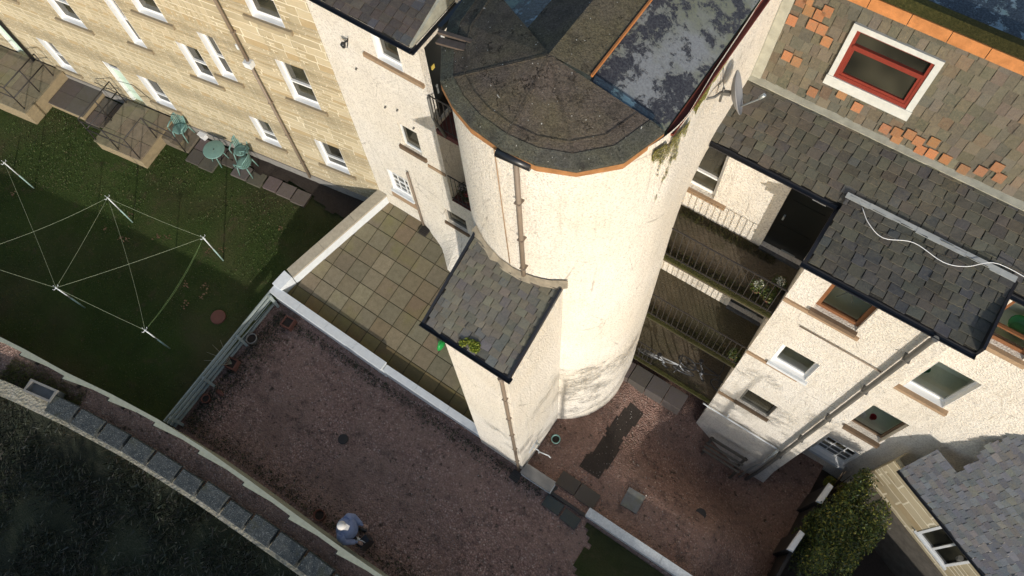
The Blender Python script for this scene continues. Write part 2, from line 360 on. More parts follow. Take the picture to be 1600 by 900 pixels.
def window(par,o,u,n,s0,s1,z0,z1,fm='white',depth=.13,style='sash',sill=(.10,.10,.07,.06),fw=.055,glassm='glass',label=None,sillm='sill',room=False,reveal=None):
    """sill=(extra left, extra right, projection, height)"""
    o=Vector(o);o0=Vector((o.x,o.y,0));b=o0-n*depth
    f=M();ob=lambda a0,a1,c0,c1,d0,d1,mm=f:mm.obox(b,u,Z,n,a0,a1,c0,c1,d0,d1)
    ob(s0,s0+fw,z0,z1,-.03,.03);ob(s1-fw,s1,z0,z1,-.03,.03);ob(s0+fw,s1-fw,z0,z0+fw*1.2,-.03,.03);ob(s0+fw,s1-fw,z1-fw,z1,-.03,.03)
    zm=z0+(z1-z0)*.42
    if style=='sash': ob(s0+fw,s1-fw,zm-.022,zm+.022,-.02,.045)
    if style=='low': zm=z0+(z1-z0)*.28;ob(s0+fw,s1-fw,zm-.02,zm+.02,-.02,.04)
    if style=='grid':
        for k in (1,2): x=s0+(s1-s0)*k/3;ob(x-.01,x+.01,z0+fw,z1-fw,-.02,.02)
        for k in (1,2,3): z=z0+(z1-z0)*k/4;ob(s0+fw,s1-fw,z-.01-(.012 if k==2 else 0),z+.01+(.012 if k==2 else 0),-.021,.022)
    if style=='mull': x=(s0+s1)/2;ob(x-.025,x+.025,z0+fw,z1-fw,-.02,.03)
    F=f.build('window',MT[fm],par)
    if label:F['label']=label
    p=M();P=lambda s,z,d:(b+u*s+Z*z)+n*d
    if style in('sash','low'):
        p.face([P(s0+.01,z0+.01,.016),P(s1-.01,z0+.01,.016),P(s1-.01,zm,.016),P(s0+.01,zm,.016)])
        p.face([P(s0+.01,zm,-.008),P(s1-.01,zm,-.008),P(s1-.01,z1-.01,-.008),P(s0+.01,z1-.01,-.008)])
    else: p.face([P(s0+.01,z0+.01,0),P(s1-.01,z0+.01,0),P(s1-.01,z1-.01,0),P(s0+.01,z1-.01,0)])
    p.build('pane',MT[glassm],F)
    if reveal:
        rv=M();t=.006
        rv.obox(o0,u,Z,n,s0,s0+t,z0,z1,-depth+.03,.004);rv.obox(o0,u,Z,n,s1-t,s1,z0,z1,-depth+.03,.004);rv.obox(o0,u,Z,n,s0+t,s1-t,z0,z0+t,-depth+.03,.004)
        rv.build('painted_reveal',MT[reveal],F)
    if sill:
        sl=M();el,er,pr,hh=sill
        sl.obox(o0,u,Z,n,s0-el,s1+er,z0-hh,z0-.002,-.02,pr)
        sl.build('sill',MT[sillm],F)
    if room:
        r=M();d2=.75
        q=lambda s,z,d:(o0+u*s+Z*z)-n*d
        a,bb,c,d=s0-.25,s1+.25,z0-.03,z1+.1;e=depth+.05
        r.face([q(a,c,d2),q(bb,c,d2),q(bb,d,d2),q(a,d,d2)]);r.face([q(a,c,e),q(bb,c,e),q(bb,c,d2),q(a,c,d2)])
        r.face([q(a,c,e),q(a,d,e),q(a,d,d2),q(a,c,d2)]);r.face([q(bb,c,e),q(bb,d,e),q(bb,d,d2),q(bb,c,d2)]);r.face([q(a,d,e),q(bb,d,e),q(bb,d,d2),q(a,d,d2)])
        r.build('room_lining',MT['skirtw'],F)
    return F
def slates(mm,o,u,v,n,W,L,w,r,cols,clip=None,ragged=.03,thick=.013,gap=.011,lift=.022,rr=R,under=True):
    """overlapping individual slates: u along the course, v up the slope"""
    o=Vector(o);rows=int(L/r)+1
    for j in range(rows):
        y=j*r;off=(j%2)*w*.5+rr.uniform(-.2,.2)*w;x=-w+off*1.0
        while x<W:
            ww=w*rr.uniform(.78,1.2);x0=max(x,0);x1=min(x+ww-gap,W)
            if x1-x0>.02:
                cx=(x0+x1)/2
                if clip is None or clip(cx,y+r*.5):
                    e=rr.uniform(-ragged,ragged)*r*4;lf=lift+rr.uniform(0,.016);tw=rr.uniform(-.016,.016);sk=rr.uniform(-.006,.006)
                    yt=min(y+r*1.35,L+.01)
                    if yt-y>.02:
                        P=lambda a,b_,c:o+u*a+v*b_+n*c
                        c=rr.choice(cols);c=jit(c,.2,rr)
                        A=[P(x0+sk,y+e,lf-.002+tw*.6),P(x1+sk,y+e+tw,lf-.002-tw*.3),P(x1,yt,0.001),P(x0,yt,0.001)]
                        B=[p+n*thick for p in A]
                        mm.hexa(A,B,c,False)
            x+=ww
    if under: mm.face([o+u*0-n*.012,o+u*W-n*.012,o+u*W+v*L-n*.012,o+v*L-n*.012],(.01,.01,.01))
    return mm
def gutter(mm,p,q,r=.05):
    p=Vector(p);q=Vector(q);d=(q-p).normalized();a=d.cross(UP).normalized()
    n=7
    for k in range(n):
        t0=math.pi*k/n;t1=math.pi*(k+1)/n
        f=lambda t,rr:a*math.cos(t)*rr-UP*math.sin(t)*rr
        mm.face([p+f(t0,r),q+f(t0,r),q+f(t1,r),p+f(t1,r)],smooth=True);mm.face([p+f(t0,r*.85),p+f(t1,r*.85),q+f(t1,r*.85),q+f(t0,r*.85)],smooth=True)
    for s in(-1,1): mm.bar(p+a*s*r*.93,q+a*s*r*.93,.012,.012)
    mm.face([p+a*r,p+a*r*.5-UP*r*.87,p-a*r*.5-UP*r*.87,p-a*r]);mm.face([q+a*r,q+a*r*.5-UP*r*.87,q-a*r*.5-UP*r*.87,q-a*r])
    return mm
def leaves(mm,c,rad,n,size,cols,rr,shell=.55,zmin=None):
    c=Vector(c)
    for _ in range(n):
        while True:
            p=Vector((rr.uniform(-1,1),rr.uniform(-1,1),rr.uniform(-1,1)))
            if p.length<=1 and p.length>shell*rr.random()**.5: break
        q=c+Vector((p.x*rad[0],p.y*rad[1],p.z*rad[2]))
        a=Vector((rr.gauss(0,1),rr.gauss(0,1),rr.gauss(0,.6))).normalized();b=a.cross(Vector((rr.gauss(0,1),rr.gauss(0,1),rr.gauss(0,1)))).normalized()
        s=size*rr.uniform(.6,1.3);cc=jit(rr.choice(cols),.3,rr)
        mm.face([q-a*s,q+b*s*.45,q+a*s,q-b*s*.45],cc)
def spline(pts,k=6):
    P=[Vector(p) for p in pts];P=[P[0]*2-P[1]]+P+[P[-1]*2-P[-2]];o=[]
    for i in range(1,len(P)-2):
        for j in range(k):
            t=j/k;a,b,c,d=P[i-1:i+3];o.append(.5*((2*b)+(c-a)*t+(2*a-5*b+4*c-d)*t*t+(3*b-a-3*c+d)*t**3))
    return o+[P[-2]]
# ------------------------------------------------------------ ground
def sm(a,b,x): t=min(1,max(0,(x-a)/(b-a)));return t*t*(3-2*t)
def zc(x,y):   # court level, falling away to the right along the wing
    f=sm(3.6,5.7,y);z=1.3-f*min(2.2,max(0,(x+1.45)*.66))
    z-= (1-f)*max(0,min(2.3,(x-2.0)*1.0))
    return max(z,-1.15)+.02*noise.noise(Vector((x*1.3,y*1.3,0)))
def sheet(name,x0,x1,y0,y1,fz,mt,st=.15,inside=None):
    mm=M();nx=max(1,int((x1-x0)/st));ny=max(1,int((y1-y0)/st));dx=(x1-x0)/nx;dy=(y1-y0)/ny
    P=lambda i,j:(x0+i*dx,y0+j*dy,fz(x0+i*dx,y0+j*dy))
    for i in range(nx):
        for j in range(ny):
            if inside and not inside(x0+(i+.5)*dx,y0+(j+.5)*dy): continue
            mm.face([P(i,j),P(i+1,j),P(i+1,j+1),P(i,j+1)],smooth=True)
    o=mm.build(name,mt,weld=True);struct(o);return o
FEN=[(-30,-5.6),(-22,-3.9),(-17.5,-2.75),(-14.6,-2.15),(-12.55,-1.88),(-11.35,-1.66),(-10.16,-1.48),(-8.84,-1.35),(-7.36,-1.29),(-5.98,-1.26),(-4.54,-1.22),(-3.39,-1.16),(-1,-1.1),(3,-1.05),(9,-1.0),(14,-1.0)]
def lerpl(L,x):
    for (a,b),(c,d) in zip(L,L[1:]):
        if a<=x<=c: return b+(d-b)*(x-a)/(c-a)
    return L[0][1] if x<L[0][0] else L[-1][1]
fy=lambda x:lerpl(FEN,x)
o=M().face([(-500,-500,-6),(500,-500,-6),(500,500,-6),(-500,500,-6)]).build('ground',MT['bank']);struct(o)
sheet('gravel_garden',-10.55,6,-1.5,2.75,lambda x,y:1.2+.03*noise.noise(Vector((x,y,3)))-0.0,MT['gravel'],.2)
sheet('lawn',-34,-10.4,-6.5,6.2,lambda x,y:1.6+.05*noise.noise(Vector((x*.6,y*.6,1))),MT['lawn'],.3,lambda x,y:y>fy(x)-.2)
sheet('lawn',-10.4,-9.75,2.9,6.9,lambda x,y:1.6+.05*noise.noise(Vector((x*.6,y*.6,1))),MT['lawn'],.2)
sheet('gravel_court',-5,3.8,2.55,7.5,zc,MT['gravel2'],.15)
sheet('yard',3.5,16,-1.2,7.5,lambda x,y:-1.2+.05*noise.noise(Vector((x,y,5))),MT['soil'],.5)
# small green patch of grass in the lower garden
sheet('grass_patch',-.55,2.6,.3,2.42,lambda x,y:1.225+.03*noise.noise(Vector((x,y,3))),MT['lawn'],.12,lambda x,y:(x+.5)>.55*(2.4-y)*.6+.12*math.sin(y*7)and y<2.42)
# dark worn strip across the court
def strip_in(x,y):
    t=(y-3.42)/(5.45-3.42);c=-1.1+ .06*t+.03*math.sin(y*5);return abs(x-c)<.27-.07*t+.05*noise.noise(Vector((x*6,y*6,0))) and 3.4<y<5.5
sheet('worn_path',-1.6,-.6,3.35,5.55,lambda x,y:zc(x,y)+.006,MT['soil'],.05,strip_in)
# path between the fence and the boundary wall, and the bank outside it
OUT=[(-34,-7.9),(-22,-5.3),(-17,-4.0),(-13.84,-3.21),(-11.94,-2.83),(-10.09,-2.55),(-8.17,-2.36),(-6.29,-2.25),(-5.03,-2.18),(0,-2.1),(14,-2.0)]
oy=lambda x:lerpl(OUT,x)
mm=M();xs=[-34+.4*i for i in range(121)]
for a,b in zip(xs,xs[1:]):
    mm.face([(a,oy(a)+.3,2.15),(b,oy(b)+.3,2.15),(b,fy(b)+.02,2.28),(a,fy(a)+.02,2.28)],smooth=True)
struct(mm.build('path',MT['gravel'],weld=True))
mm=M();D=[-.0,.6,1.5,3,5,8,12,16,19]
Hh=[1.7,1.35,1.0,.4,-.3,-1,-1,0,2]
def bz(x,k): return Hh[k]+.16*noise.noise(Vector((x*.9,D[k]*1.1,2)))+.1*noise.noise(Vector((x*2.2,D[k]*2,7)))
for a,b in zip(xs,xs[1:]):
    for k in range(len(D)-1):
        mm.face([(a,oy(a)-D[k+1]+.1,bz(a,k+1)),(b,oy(b)-D[k+1]+.1,bz(b,k+1)),(b,oy(b)-D[k]+.1,bz(b,k)),(a,oy(a)-D[k]+.1,bz(a,k))],smooth=True)
struct(mm.build('hillside',MT['bank'],weld=True))

# ------------------------------------------------------------ sandstone building
TH=math.radians(9);DR=Vector((-math.cos(TH),-math.sin(TH),0));OUTN=Vector((math.sin(TH),-math.cos(TH),0));P0=Vector((-9.53,6.31,0))
def F(s,o,z): return P0-DR*s+OUTN*o+Z*z if False else P0+DR*(-s)+OUTN*o+Z*z
# s is negative towards the left in the picture
US=-DR
SB=thing('sandstone_building',tuple(P0+Z*1.2),'four storey tenement of honey coloured sandstone blocks with white sash windows facing the lawn','building')
wins=[(-1.60,-.85,5.68,7.08,'sash'),(-1.64,-.85,8.33,9.75,'sash'),(-1.58,-.83,2.93,4.12,'low'),(-3.62,-3.0,2.88,3.98,'low'),(-4.72,-4.07,4.98,6.25,'sash'),(-3.72,-3.27,5.50,7.0,'sash'),(-5.37,-4.55,6.92,8.3,'sash'),(-6.42,-6.02,5.42,7.3,'sash'),(-8.9,-8.05,5.22,6.75,'sash'),(-11.05,-10.45,2.35,3.62,'sash'),(-7.38,-6.68,2.58,3.78,'low'),
 (-4.2,-3.4,8.6,10,'sash'),(-7.0,-6.2,8.5,9.9,'sash'),(-11.3,-10.5,5.3,6.7,'sash'),(-9.9,-9.1,8.3,9.7,'sash'),(-14.6,-13.8,5.3,6.7,'sash'),(-13.1,-12.4,8.3,9.7,'sash'),(-17,-16.2,5.3,6.7,'sash'),(-15.3,-14.5,2.6,3.8,'sash')]
doors=[(-8.62,-8.05,2.0,3.78),(-13.0,-12.45,2.1,3.9)]
mm=M();wall(mm,P0,US,-22,0,.8,11,[w_[:4] for w_ in wins]+doors,OUTN,.17)
mm.face([F(-22,0,.8),F(-22,-.5,.8),F(-22,-.5,11),F(-22,0,11)])
mm.build('wall',MT['stone'],SB)
mm=M()
for a,b in ((-22,-13.05),(-12.4,-8.68),(-8.0,0)): mm.obox(P0,US,Z,OUTN,a,b,1.0,2.0 if b<-5 else 1.95,-.05,.035)
mm.build('plinth',MT['conc'],SB)
for s0,s1,z0,z1,st in wins: window(SB,P0,US,OUTN,s0,s1,z0,z1,'white',.15,st,(.22,.16,.06,.12),.05,reveal='white',sillm='sst')
for s0,s1,z0,z1 in doors:
    d=M();d.obox(P0,US,Z,OUTN,s0,s1,z0,z1,-.15,-.11)
    D_=d.build('door',MT['mint'],SB);D_['label']='mint green panelled back door'
    d=M();d.obox(P0,US,Z,OUTN,s0,s0+.05,z0,z1,-.108,-.02);d.obox(P0,US,Z,OUTN,s1-.05,s1,z0,z1,-.108,-.02);d.obox(P0,US,Z,OUTN,s0+.05,s1-.05,z1-.32,z1-.28,-.108,-.06);d.build('door_frame',MT['white'],D_)
    d=M();d.obox(P0,US,Z,OUTN,s0+.06,s1-.06,z1-.27,z1-.04,-.105,-.095);d.build('fanlight',MT['glass'],D_)
mm=M();mm.tube([F(-2.4,.07,1.9),F(-2.4,.07,6.55)],.038,8);mm.tube([F(-2.41,.07,6.7),F(-2.45,.07,11)],.038,8)
for z in (2.6,3.9,5.2,6.5,7.6,8.8,10): mm.obox(P0,US,Z,OUTN,-2.45,-2.36,z,z+.03,0,.11)
pp=mm.build('downpipe',MT['pipe'],SB)
M().obox(P0,US,Z,OUTN,-2.5,-2.31,6.55,6.72,.005,.16).build('hopper',MT['whitep'],pp)
mm=M();mm.tube([F(-12.2,.07,1.6),F(-12.2,.07,11)],.045,8);mm.build('downpipe',MT['black'],SB)
mm=M();mm.tube([F(-8.5,.03,3.0),F(-7.9,.02,3.1),F(-7.6,.02,2.7)],.008,5);mm.tube([F(-7.2,.015,1.98),F(-9.9,.015,2.25)],.008,5);mm.build('cable',MT['black'],SB)
mm=M();mm.obox(P0,US,Z,OUTN,-2.62,-2.56,6.95,7.1,0,.03);mm.build('small_plate',MT['whitep'],SB)

# ------------------------------------------------------------ rendered tenement: wings, link walls, walkways, roofs
TB=thing('rendered_tenement',(-3,7,1.0),'cream roughcast tenement with slated wings and railed walkways either side of the round tower','building')
yF=6.31;yB=7.43;NF=Vector((0,-1,0));O=Vector((0,0,0))
# right wing front
wr=[(.87,1.60,8.45,9.5,'plain','brown'),(.87,1.60,5.82,6.72,'plain','white'),(.88,1.60,3.02,3.92,'plain','whitep')]
mm=M();wall(mm,(0,yF,0),X,.43,2.68,-2,9.66,[q[:4] for q in wr],NF,.15)
mm.face([(.43,yB,-2),(.43,yF,-2),(.43,yF,9.66),(.43,yB,9.66)]);mm.face([(2.68,yF,-2),(2.68,yB,-2),(2.68,yB,9.66),(2.68,yF,9.66)])
# projecting foot of the wing
mm.hexa([(.40,6.31,-.6),(.40,6.22,-.6),(2.70,5.95,-2),(2.70,6.31,-2)][::-1],[(.43,6.312,.35),(.43,6.308,.35),(2.68,6.308,-.1),(2.68,6.312,-.1)][::-1])
mm.build('wing_wall',MT['harlw'],TB)
window(TB,(0,yF,0),X,NF,*wr[0][:4],'brown',.11,'plain',(.02,.04,.07,.1),.07,'clear',sillm='wood',room=True)
window(TB,(0,yF,0),X,NF,*wr[1][:4],'white',.10,'plain',(.02,.06,.06,.09),.075,'clear',reveal='white',sillm='whitep',room=True)
window(TB,(0,yF,0),X,NF,*wr[2][:4],'grey',.09,'plain',(.05,.05,.06,.10),.05,sillm='wood',label='small mottled window near the ground')
for z,x1 in ((8.22,1.72),(5.62,1.5),(2.86,1.2)): mm=M();mm.box(.432,x1,yF-.035,yF+.01,z,z+.10);mm.build('band_course',MT['sill'],TB)
# back wall plane (link and recessed wall to the right)
wb=[(-2.03,-1.44,8.10,9.75,'tilt'),(3.13,3.98,8.17,9.62,'plain'),(3.24,4.02,5.4,6.88,'plain'),(3.22,4.0,2.35,3.98,'plain'),(3.22,4.05,-.1,1.15,'grid')]
db=[(-.36,.405,7.50,9.5),(-.36,.405,4.72,6.6),(-.36,.405,1.97,3.9)]
mm=M();wall(mm,(0,yB,0),X,-2.3,9,-2,9.80,[q[:4] for q in wb]+db,NF,.15);mm.build('recessed_wall',MT['harlw'],TB)
window(TB,(0,yB,0),X,NF,*wb[0][:4],'white',.12,'low',(.1,.25,.06,.09),.06,'glass',sillm='sill')
window(TB,(0,yB,0),X,NF,*wb[1][:4],'brown',.12,'low',(.25,.1,.08,.12),.08,'clear',room=True,sillm='sill')
window(TB,(0,yB,0),X,NF,*wb[2][:4],'white',.16,'plain',(.25,.12,.10,.10),.05,'clear',room=True,reveal='white',sillm='sill')
window(TB,(0,yB,0),X,NF,*wb[3][:4],'wood',.16,'plain',(.02,.04,.10,.12),.05,'clear',room=True,sillm='wood')
window(TB,(0,yB,0),X,NF,*wb[4][:4],'white',.12,'grid',(.05,.05,.09,.16),.05,'glass',sillm='whitep',reveal='white')
for a,b,c,d in db:
    q=M();q.box(a,b,yB+.10,yB+.14,c,d);D_=q.build('door',MT['darkdoor'],TB);D_['label']='black door at the end of a walkway'
    q=M();q.box(a-.002,b+.002,yB-.06,yB+.1,c-.07,c-.001);q.build('threshold',MT['concd'],D_)
    q=M();q.box(a+.10,b-.10,yB+.092,yB+.1,c+.15,c+.75);q.box(a+.10,b-.10,yB+.092,yB+.1,c+.9,c+1.55);q.build('panel',MT['darkdoor'],D_)
    q=M();q.box(a+.10,a+.13,yB+.05,yB+.099,c+.95,c+1.07);q.build('handle',MT['galv'],D_)
    q=M();q.box(a+.35,b-.15,yB+.085,yB+.1,c+.02,c+.045);q.build('letter_plate',MT['galv'],D_)
# left wing
wl=[(-7.98,-7.37,8.80,9.66,'low'),(-7.99,-7.47,5.98,6.82,'plain'),(-8.90,-8.27,3.35,4.28,'grid'),(-7.20,-6.56,3.34,3.98,'plain')]
mm=M();wall(mm,(0,yF,0),X,-9.53,-6.87,4.64,9.85,[q[:4] for q in wl[:2]],NF,.15)
dl=(6.47,7.05,7.5,9.6)
wall(mm,(-6.87,0,0),Y,yF,yB,4.64,9.85,[dl],X,.1)
# lower part, battered out towards the patio near the tower
import itertools
bx=[(-9.53,0,0),(-8.14,0,0),(-7.3,-.38,.15),(-6.85,-.80,.3),(-6.5,-.86,.3),(-5.9,-.4,.3),(-4.6,0,.3)]
def lowy(x,z):
    for (a,p,_),(b,q,_) in zip(bx,bx[1:]):
        if a<=x<=b: v=p+(q-p)*(x-a)/(b-a);break
    t=min(1,max(0,(3.2-z)/1.3));return yF+v*t*t*(3-2*t)
xs2=sorted({-9.53,-8.9,-8.27,-8.14,-7.7,-7.5,-7.35,-7.2,-7.0,-6.85,-6.7,-6.56,-6.3,-6.1,-5.9,-5.3,-4.6});zs2=[1.6,1.8,2,2.2,2.4,2.6,2.8,3.0,3.2,3.34,3.35,3.98,4.28,4.64]
for a,b in zip(xs2,xs2[1:]):
    for c,d in zip(zs2,zs2[1:]):
        cx,cz=(a+b)/2,(c+d)/2
        if any(q[0]<cx<q[1] and q[2]<cz<q[3] for q in wl[2:]): continue
        mm.face([(a,lowy(a,c),c),(b,lowy(b,c),c),(b,lowy(b,d),d),(a,lowy(a,d),d)],smooth=False)
for q in wl[2:]:
    a,b,c,d=q[:4]
    for pts in ([(a,c),(a,d)],[(b,d),(b,c)],[(a,d),(b,d)],[(b,c),(a,c)]):
        (p1,p2),(q1,q2)=pts;mm.face([(p1,yF,p2),(q1,yF,q2),(q1,yF+.15,q2),(p1,yF+.15,p2)])
mm.face([(-9.53,yF,1.6),(-9.53,yF,9.85),(-9.53,yF+1,9.85),(-9.53,yF+1,1.6)])
mm.build('wing_wall',MT['harl'],TB)
window(TB,(0,yF,0),X,NF,*wl[0][:4],'white',.12,'plain',(.33,.48,.06,.1),.06,reveal='white',sillm='sill')
window(TB,(0,yF,0),X,NF,*wl[1][:4],'whitep',.09,'plain',(.10,.12,.06,.12),.035,sillm='wood')
window(TB,(0,yF,0),X,NF,*wl[2][:4],'white',.09,'grid',(.05,.05,.05,.08),.06,sillm='whitep',reveal='white')
window(TB,(0,yF,0),X,NF,*wl[3][:4],'grey',.10,'plain',(.05,.05,.05,.1),.05,sillm='wood')
for q_ in ((-7.35,-6.88,yF-.03,yF+.01,5.68,5.78),(-9.0,-8.15,yF-.02,yF+.01,2.95,3.2)): mm=M();mm.box(*q_);mm.build('band_course',MT['sill'],TB)
# left link wall behind the left walkways
mm=M();wall(mm,(0,yB,0),X,-6.87,-4.6,1.6,12.2,[(-6.2,-5.5,7.5,9.4),(-6.2,-5.5,4.75,6.6)],NF,.1);mm.build('link_wall',MT['harlw'],TB)
for z in (7.5,4.75):
    q=M();q.box(-6.2,-5.5,yB+.06,yB+.09,z,z+1.88);D_=q.build('door',MT['darkdoor'],TB);D_['label']='black door on the shaded left walkway'
q=M();q.box(-6.97,-6.93,dl[0],dl[1],dl[2],dl[3]);D_=q.build('door',MT['darkdoor'],TB);D_['label']='dark door on the side of the left wing'
q=M();q.box(-6.929,-6.915,6.62,6.66,8.15,8.4);q.build('letter_plate',MT['galv'],D_)
q=M();q.box(-6.929,-6.915,6.60,6.68,8.85,8.95);q.build('yellow_sticker',plain('yellow_paper',(.6,.45,.1)),D_)
q=M();q.box(-6.929,-6.90,6.99,7.03,dl[2],dl[3]);q.build('door_frame',MT['whitep'],D_)
# walkways
def walkway(x0,x1,z,mt,name='walkway'):
    q=M();q.box(x0,x1,yF+.004,yB-.002,z-.14,z);o=q.build(name,mt,TB);return o
gw=grassmat('mossy_walkway',(.10,.08,.058),(.165,.135,.095),(.22,.185,.14),(.045,.055,.02),.5)
mossm=grassmat('moss',(.035,.040,.012),(.075,.075,.025),(.15,.13,.05),(.05,.04,.02),.4)
def railing(x0,x1,z,h=1.03,st=.12,y=yF+.03):
    q=M();q.bar((x0,y,z+h),(x1,y,z+h),.022,.018);q.bar((x0,y,z+.1),(x1,y,z+.1),.02,.02);o=q.build('railing',MT['rail'],TB)
    b=M();x=x0+.06
    while x<x1-.03:
        b.box(x-.0055,x+.0055,y-.0055,y+.0055,z,z+h-.012);x+=st
    b.build('railing_bars',MT['rail'],o)
    return o
for z,k in ((7.43,0),(4.65,1),(1.9,2)):
    w_=walkway(-2.2,.428,z,gw)
    q=M();q.box(-2.0,.42,yF-.03,yF+.05,z-.02,z+.035);q.build('mossy_kerb',mossm,w_)
    if k<2: railing(-1.9,.42,z)
    else: railing(-1.9,-1.2,z)
for z in (7.4,4.65):
    w_=walkway(-6.868,-4.6,z,plain('red_walkway_paint',(.10,.035,.03),.7,.3,var=.4))
    railing(-6.86,-4.7,z)
# horizontal and vertical pipes of the wings
mm=M();mm.tube([(.89,yF-.03,7.72),(2.34,yF-.03,7.70)],.014,6);mm.build('thin_pipe',MT['pipe'],TB)
mm=M();mm.tube([(.30,yF-.06,1.80),(.42,yF-.05,1.74),(2.30,yF-.05,1.72)],.020,6);mm.tube([(.93,yF-.05,1.72),(.93,yF-.05,2.0)],.018,6);mm.build('thin_pipe',MT['whitep'],TB)
mm=M();mm.tube([(2.38,yF-.20,9.72),(2.40,yF-.10,9.45),(2.40,yF-.10,.2),(2.38,yF-.14,-.5),(2.25,yF-.35,-.95)],.046,10)
for z in (8.6,6.9,5.0,3.2,1.5): mm.box(2.34,2.46,yF-.15,yF,z,z+.03)
mm.build('downpipe',MT['grey'],TB)
mm=M();mm.tube([(2.28,yF-.09,1.75),(2.29,yF-.1,.3),(2.2,yF-.16,-.3),(2.08,yF-.38,-.85)],.034,10);mm.build('downpipe',MT['galv'],TB)
mm=M();mm.tube([(-8.1,yF-.06,2.3),(-8.1,yF-.06,4.85)],.030,8);mm.build('downpipe',MT['pipe'],TB)
mm=M()
for x,z in ((-8.72,8.05),(-8.2,7.2),(-7.85,7.35),(-7.5,7.0)): M().box(x,x+.03,yF-.05,yF,z,z+.03).build('pipe_stub',MT['grey'],TB)
mm.tube([(-6.82,yF-.05,8.5),(-6.82,yF-.05,7.9),(-6.6,yF-.03,7.4)],.03,8);mm.build('overflow_pipe',MT['grey'],TB)
# ---- roofs
SL=[(.082,.078,.064),(.092,.086,.070),(.076,.074,.066),(.10,.094,.075),(.086,.080,.063),(.070,.072,.074)]
SLW=[(.135,.108,.068),(.16,.125,.078),(.12,.098,.062),(.175,.145,.10),(.10,.09,.062),(.15,.12,.085)]
# low pitched skirt roof
e0=Vector((-1.79,7.27,9.86));t0=Vector((-1.79,8.46,10.12));v=(t0-e0);L=v.length;v.normalize();n_=X.cross(v)
mm=M();slates(mm,e0,X,v,n_,8.5,L,.185,.155,[(.105,.098,.074),(.115,.104,.076),(.095,.09,.072),(.122,.112,.085),(.10,.092,.068),(.09,.088,.08)],None,.045)
RF=mm.build('slate_roof',MT['slatew'],TB)
mm=M();mm.obox(t0,X,v,n_,0,8.5,-.09,.15,.030,.055)
mm.build('cement_fillet',MT['cement'],RF)
# wing roof
e1=Vector((.40,6.22,9.74));t1=Vector((.40,7.42,9.93));v1=(t1-e1);L1=v1.length;v1.normalize();n1=X.cross(v1)
mm=M();slates(mm,e1,X,v1,n1,2.50,L1,.19,.15,SL,None,.05)
RW=mm.build('wing_slate_roof',MT['slate'],TB)
mm=M();[mm.obox(t1,X,v1,n1,-.02+k*.36,.345+k*.36,-.06+.008*(k%3),.035,.028+.003*(k%2),.036+.004*(k%2)) for k in range(7)];mm.build('lead_flashing',MT['lead'],RW)
mm=M();mm.box(.36,2.92,6.2,7.4,9.55,9.70);mm.build('soffit',MT['black'],RW)
mm=M();gutter(mm,(.33,6.16,9.72),(2.93,6.16,9.72),.052);mm.build('gutter',MT['black'],RW)
for a,b,c in ((.345,.40,9.80),(2.90,2.94,9.93)): mm=M();mm.box(a,b,6.2,7.42,9.70,c);mm.build('bargeboard',MT['black'],RW)
for a,b in ((-1.75,.36),(2.93,6.7)): mm=M();gutter(mm,(a,7.2,9.85),(b,7.2,9.85),.05);mm.build('gutter',MT['black'],RF)
mm=M();mm.box(-1.78,6.7,7.26,7.44,9.72,9.83);mm.build('soffit',MT['black'],RF)
# mansard
mb=Vector((-1.72,8.49,10.15));mt_=Vector((-1.72,8.86,11.9));vm=(mt_-mb);LM=vm.length;vm.normalize();nm=X.cross(vm)
wx0,wx1=1.06,2.17   # dormer window in local coords (from x=-1.72)
def T(x,y): return not(wx0-.02<x<wx1+.02 and .50<y<1.42)
ORANGE=(.36,.15,.055)
mm=M();slates(mm,mb,X,vm,nm,8.4,LM,.155,.185,[(.095,.084,.054),(.11,.094,.060),(.088,.080,.054),(.12,.103,.068),(.085,.08,.056),(.10,.088,.06),(.125,.10,.07),(.105,.095,.07),(.15,.10,.062),(.13,.105,.075)],T,.012,lift=.012,thick=.011,gap=.006,under=True)
# replacement orange slates
ro=random.Random(3)
pos=[(0.19, 1.38), (0.34, 1.3), (0.50, 1.30), (0.18, 1.06), (0.47, 1.12), (0.62, 1.12), (0.75, .98), (0.33, 0.50), (0.49, 0.48), (1.58, 0.21), (2.08, 0.08), (2.25, 0.11), (2.42, 0.17), (2.57, 0.13), (2.66, 0.01), (2.82, 0.03), (3.02, 0.05), (3.64, 0.29), (3.75, 0.15),(.36,1.62),(.22,1.60),(.28,1.46),(.06,1.50),(.9,.12),(1.3,.30),(2.75,.22),(2.3,.0),(.58,1.40),(3.5,.12),(3.3,.02)]
for x,y in pos:
    mm.obox(mb,X,vm,nm,x-.07,x+.07,y,y+.16,.034+ro.uniform(0,.01),.050,jit(ro.choice([ORANGE,ORANGE,(.32,.14,.06)]),.25,ro))
Mn=mm.build('mansard_slates',MT['slatew'],TB)
mm=M()
x=0
while x<8.3:
    l=R.uniform(.45,.6);mm.obox(mb+vm*LM,X,vm,nm,x,x+l-.01,-.03,.14,.0,.07);x+=l
mm.build('orange_ridge',MT['orange'],Mn)
mm=M();mm.face([mb+vm*(LM+.1)+Y*0,mb+vm*(LM+.1)+X*8.4,mb+vm*(LM+.1)+X*8.4+Y*9,mb+vm*(LM+.1)+Y*9]);mm.build('flat_roof',MT['peeld'],TB)
mm=M();mm.obox(mb+vm*LM,X,vm,nm,-.0,8.3,.14,.30,-.10,.045);mm.build('mossy_edge',mossm,Mn)
mm=M();mm.obox(mb,X,vm,nm,-.06,.10,0,LM+.05,.0,.05);mm.build('lead_flashing',MT['cement'],Mn)
